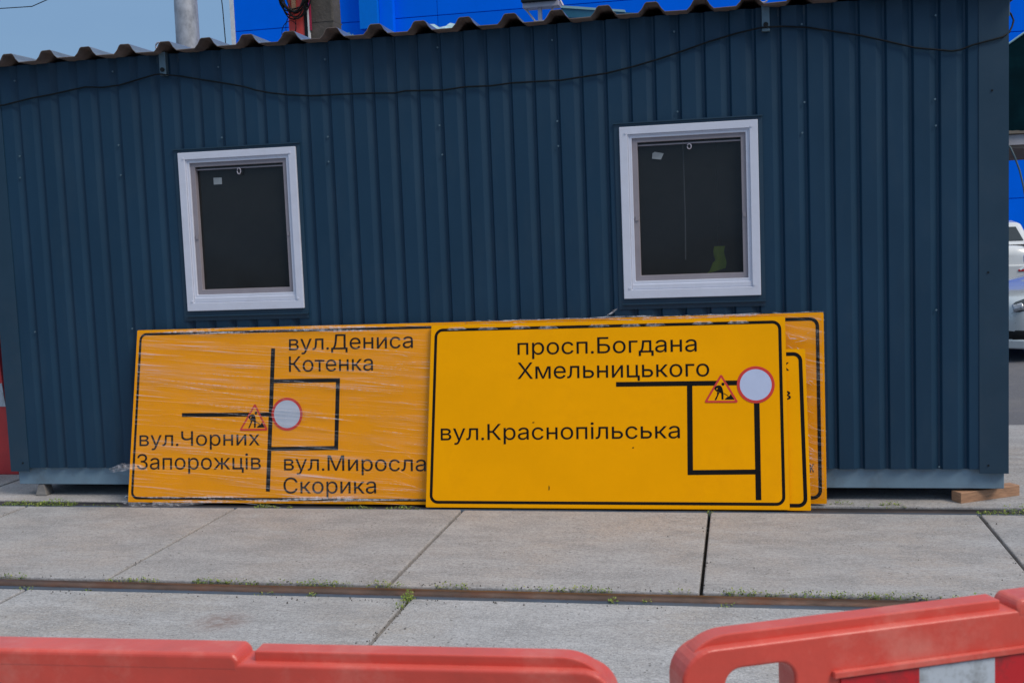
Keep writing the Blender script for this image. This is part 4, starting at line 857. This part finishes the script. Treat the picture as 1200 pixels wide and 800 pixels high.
# cars
def make_car(loc, rz, paint, label):
    t = thing('parked_car', loc, rz, label=label, cat='car')
    K = dict(local=True)
    # lower body: stations along y (front at -y), w half width, zl bottom, zt top
    ST = [(-2.12, .60, .26, .60), (-2.08, .70, .18, .66), (-1.98, .79, .15, .71), (-1.75, .85, .15, .755), (-1.35, .875, .16, .80), (-.9, .88, .17, .88), (-.3, .88, .17, .97), (.6, .885, .17, .985), (1.3, .88, .18, 1.0), (1.75, .86, .19, 1.01), (1.98, .81, .24, 1.0), (2.08, .74, .32, .93), (2.12, .64, .40, .80)]
    rows = []
    for y, w_, zl, zt in ST:
        h = zt - zl
        pr = [(.80, 0), (.95, .05), (1.0, .25), (1.015, .5), (1.0, .72), (.955, .88), (.87, .965), (.6, 1.0), (.25, 1.015)]
        r = [(w_ * a, y, zl + h * c) for a, c in pr]; rows.append(r + [(-x, yy, z) for x, yy, z in r[::-1]])
    b = MB(); b.grid(rows, True); b.face(rows[0]); b.face(rows[-1][::-1]); o = b.build('body', paint, t, smooth=True, **K)
    def surf(y, t_, off, s):
        k = 0
        while k < len(ST) - 2 and ST[k + 1][0] < y: k += 1
        u = (y - ST[k][0]) / (ST[k + 1][0] - ST[k][0]); w_, zl, zt = [ST[k][q] + (ST[k + 1][q] - ST[k][q]) * u for q in (1, 2, 3)]
        n = (len(pr) - 1) * t_; q = min(int(n), len(pr) - 2); a = pr[q][0] + (pr[q + 1][0] - pr[q][0]) * (n - q); c = pr[q][1] + (pr[q + 1][1] - pr[q][1]) * (n - q)
        return (s * (w_ * a + off), y + off * (-1 if y < 0 else 1) * 1.2, zl + (zt - zl) * c)
    def patch(nm, mt, y0, y1, t0, t1, s, off=.010, par=None, slant=0):
        b = MB(); b.grid([[surf(y0 + (y1 - y0) * i / 8, t0 + (t1 - t0) * j / 5 + slant * i / 8, off if 0 < i < 8 and 0 < j < 5 else 0, s) for j in range(6)] for i in range(9)]); return b.build(nm, mt, par or t, smooth=True, **K)
    # greenhouse
    G = [(-.98, .74, .93, .95), (-.22, .60, .94, 1.43), (.3, .595, .95, 1.485), (1.1, .66, .97, 1.49), (1.5, .665, .98, 1.45), (1.93, .74, .98, 1.02)]
    rows = []
    for y, wr, zb, zt in G: rows.append([(.80, y, zb), (wr + .03, y, zt - .04), (wr - .05, y, zt), (-wr + .05, y, zt), (-wr - .03, y, zt - .04), (-.80, y, zb)])
    b = MB(); b.grid(rows); b.build('cabin_shell', paint, t, bevel=.02, **K)
    def quad(nm, pts, mt, off, par=t, flip=1):
        P = [Vector(p) for p in pts]; n = (P[1] - P[0]).cross(P[2] - P[0]).normalized() * flip; b = MB(); b.prism([p + n * off for p in P], n * .008); return b.build(nm, mt, par, **K)
    quad('windscreen', [(-.66, -.90, .985), (.66, -.90, .985), (.53, -.25, 1.395), (-.53, -.25, 1.395)], 'car_glass', .006)
    quad('rear_window', [(.66, 1.86, 1.09), (-.66, 1.86, 1.09), (-.58, 1.57, 1.36), (.58, 1.57, 1.36)], 'car_glass', .006)
    for s in (-1, 1):
        for (y0, y1, y2, y3) in ((-.70, .35, .35, -.22), (.42, 1.25, 1.12, .42)):
            P = [(s * .788, y0, 1.0), (s * .788, y1, 1.0), (s * .640, y2, 1.40), (s * .640, y3, 1.40)]; quad('side_window', P, 'car_glass', .004, flip=s)
        # wheels
        for y in (-1.32, 1.28):
            b = MB(); b.tube([(s * .70, y, .31), (s * .90, y, .31)], .31, 28); wh = b.build('wheel', 'tyre', t, bevel=.02, **K)
            b = MB(); b.tube([(s * .902, y, .31), (s * .912, y, .31)], .20, 20); b.build('rim', 'rim', wh, **K)
        hl = patch('headlight', 'car_glass', -2.10, -1.62, .50, .70, s, .016, slant=.06)
        patch('lamp_reflector', 'lens', -2.08, -1.99, .52, .67, s, .024, hl); patch('lamp_reflector', 'lens', -1.92, -1.86, .54, .70, s, .024, hl)
        patch('intake_side', 'black', -2.11, -1.80, .10, .30, s, .012); patch('bumper_lip', paint, -2.11, -1.72, .0, .09, s, .022)
        b = MB(); b.hexa([(s * .66, 2.13, .86), (s * .80, 2.04, .84), (s * .84, 1.86, .86), (s * .70, 1.9, .88), (s * .68, 2.02, 1.06), (s * .765, 1.95, 1.10), (s * .80, 1.80, 1.12), (s * .70, 1.82, 1.10)]); b.build('tail_light', 'lens_grey', t, bevel=.01, **K)
        b = MB(); b.box(min(s * .50, s * .72), max(s * .50, s * .72), 2.115, 2.165, .50, .54); b.build('rear_reflector', 'lens_red', t, bevel=.005, **K)
        b = MB(); b.box(min(s * .80, s * .97), max(s * .80, s * .97), -.82, -.72, .98, 1.10); b.build('door_mirror', paint, t, bevel=.03, **K)
    b = MB(); b.box(-.55, .55, -2.135, -2.0, .30, .42); b.build('grille', 'black', t, bevel=.01, **K)
    for z_ in (.30, .335, .37): b = MB(); b.box(-.54, .54, -2.142, -2.136, z_ + .012, z_ + .020); b.build('grille_slat', 'lamp_dark', t, **K)
    b = MB(); b.prism([(-.80, -2.02, .15), (-.60, -2.17, .15), (.60, -2.17, .15), (.80, -2.02, .15), (.80, -1.9, .15), (-.80, -1.9, .15)], (0, 0, .10)); b.build('front_bumper', paint, t, bevel=.015, **K)
    b = MB(); b.prism([(-.80, 2.04, .30), (-.80, 1.9, .30), (.80, 1.9, .30), (.80, 2.04, .30), (.66, 2.15, .30), (-.66, 2.15, .30)], (0, 0, .33)); b.build('rear_bumper', paint, t, bevel=.03, **K)
    b = MB(); b.box(-.75, .75, 1.9, 2.1, .17, .30); b.build('rear_valance', 'lamp_dark', t, bevel=.02, **K)
    b = MB(); b.box(-.26, .26, 2.155, 2.163, .56, .67); b.build('number_plate', 'white', t, **K)
    b = MB(); b.box(-.26, .26, -2.178, -2.17, .30, .40); b.build('number_plate', 'white', t, **K)
    return t
make_car((4.93, 8.14, -.012), math.radians(-68), 'car_silver', 'silver car whose nose and headlight show past the right end of the cabin')
make_car((5.22, 19.6, -.012), math.radians(180), 'car_white', 'white hatchback seen from behind, parked beyond the silver car')
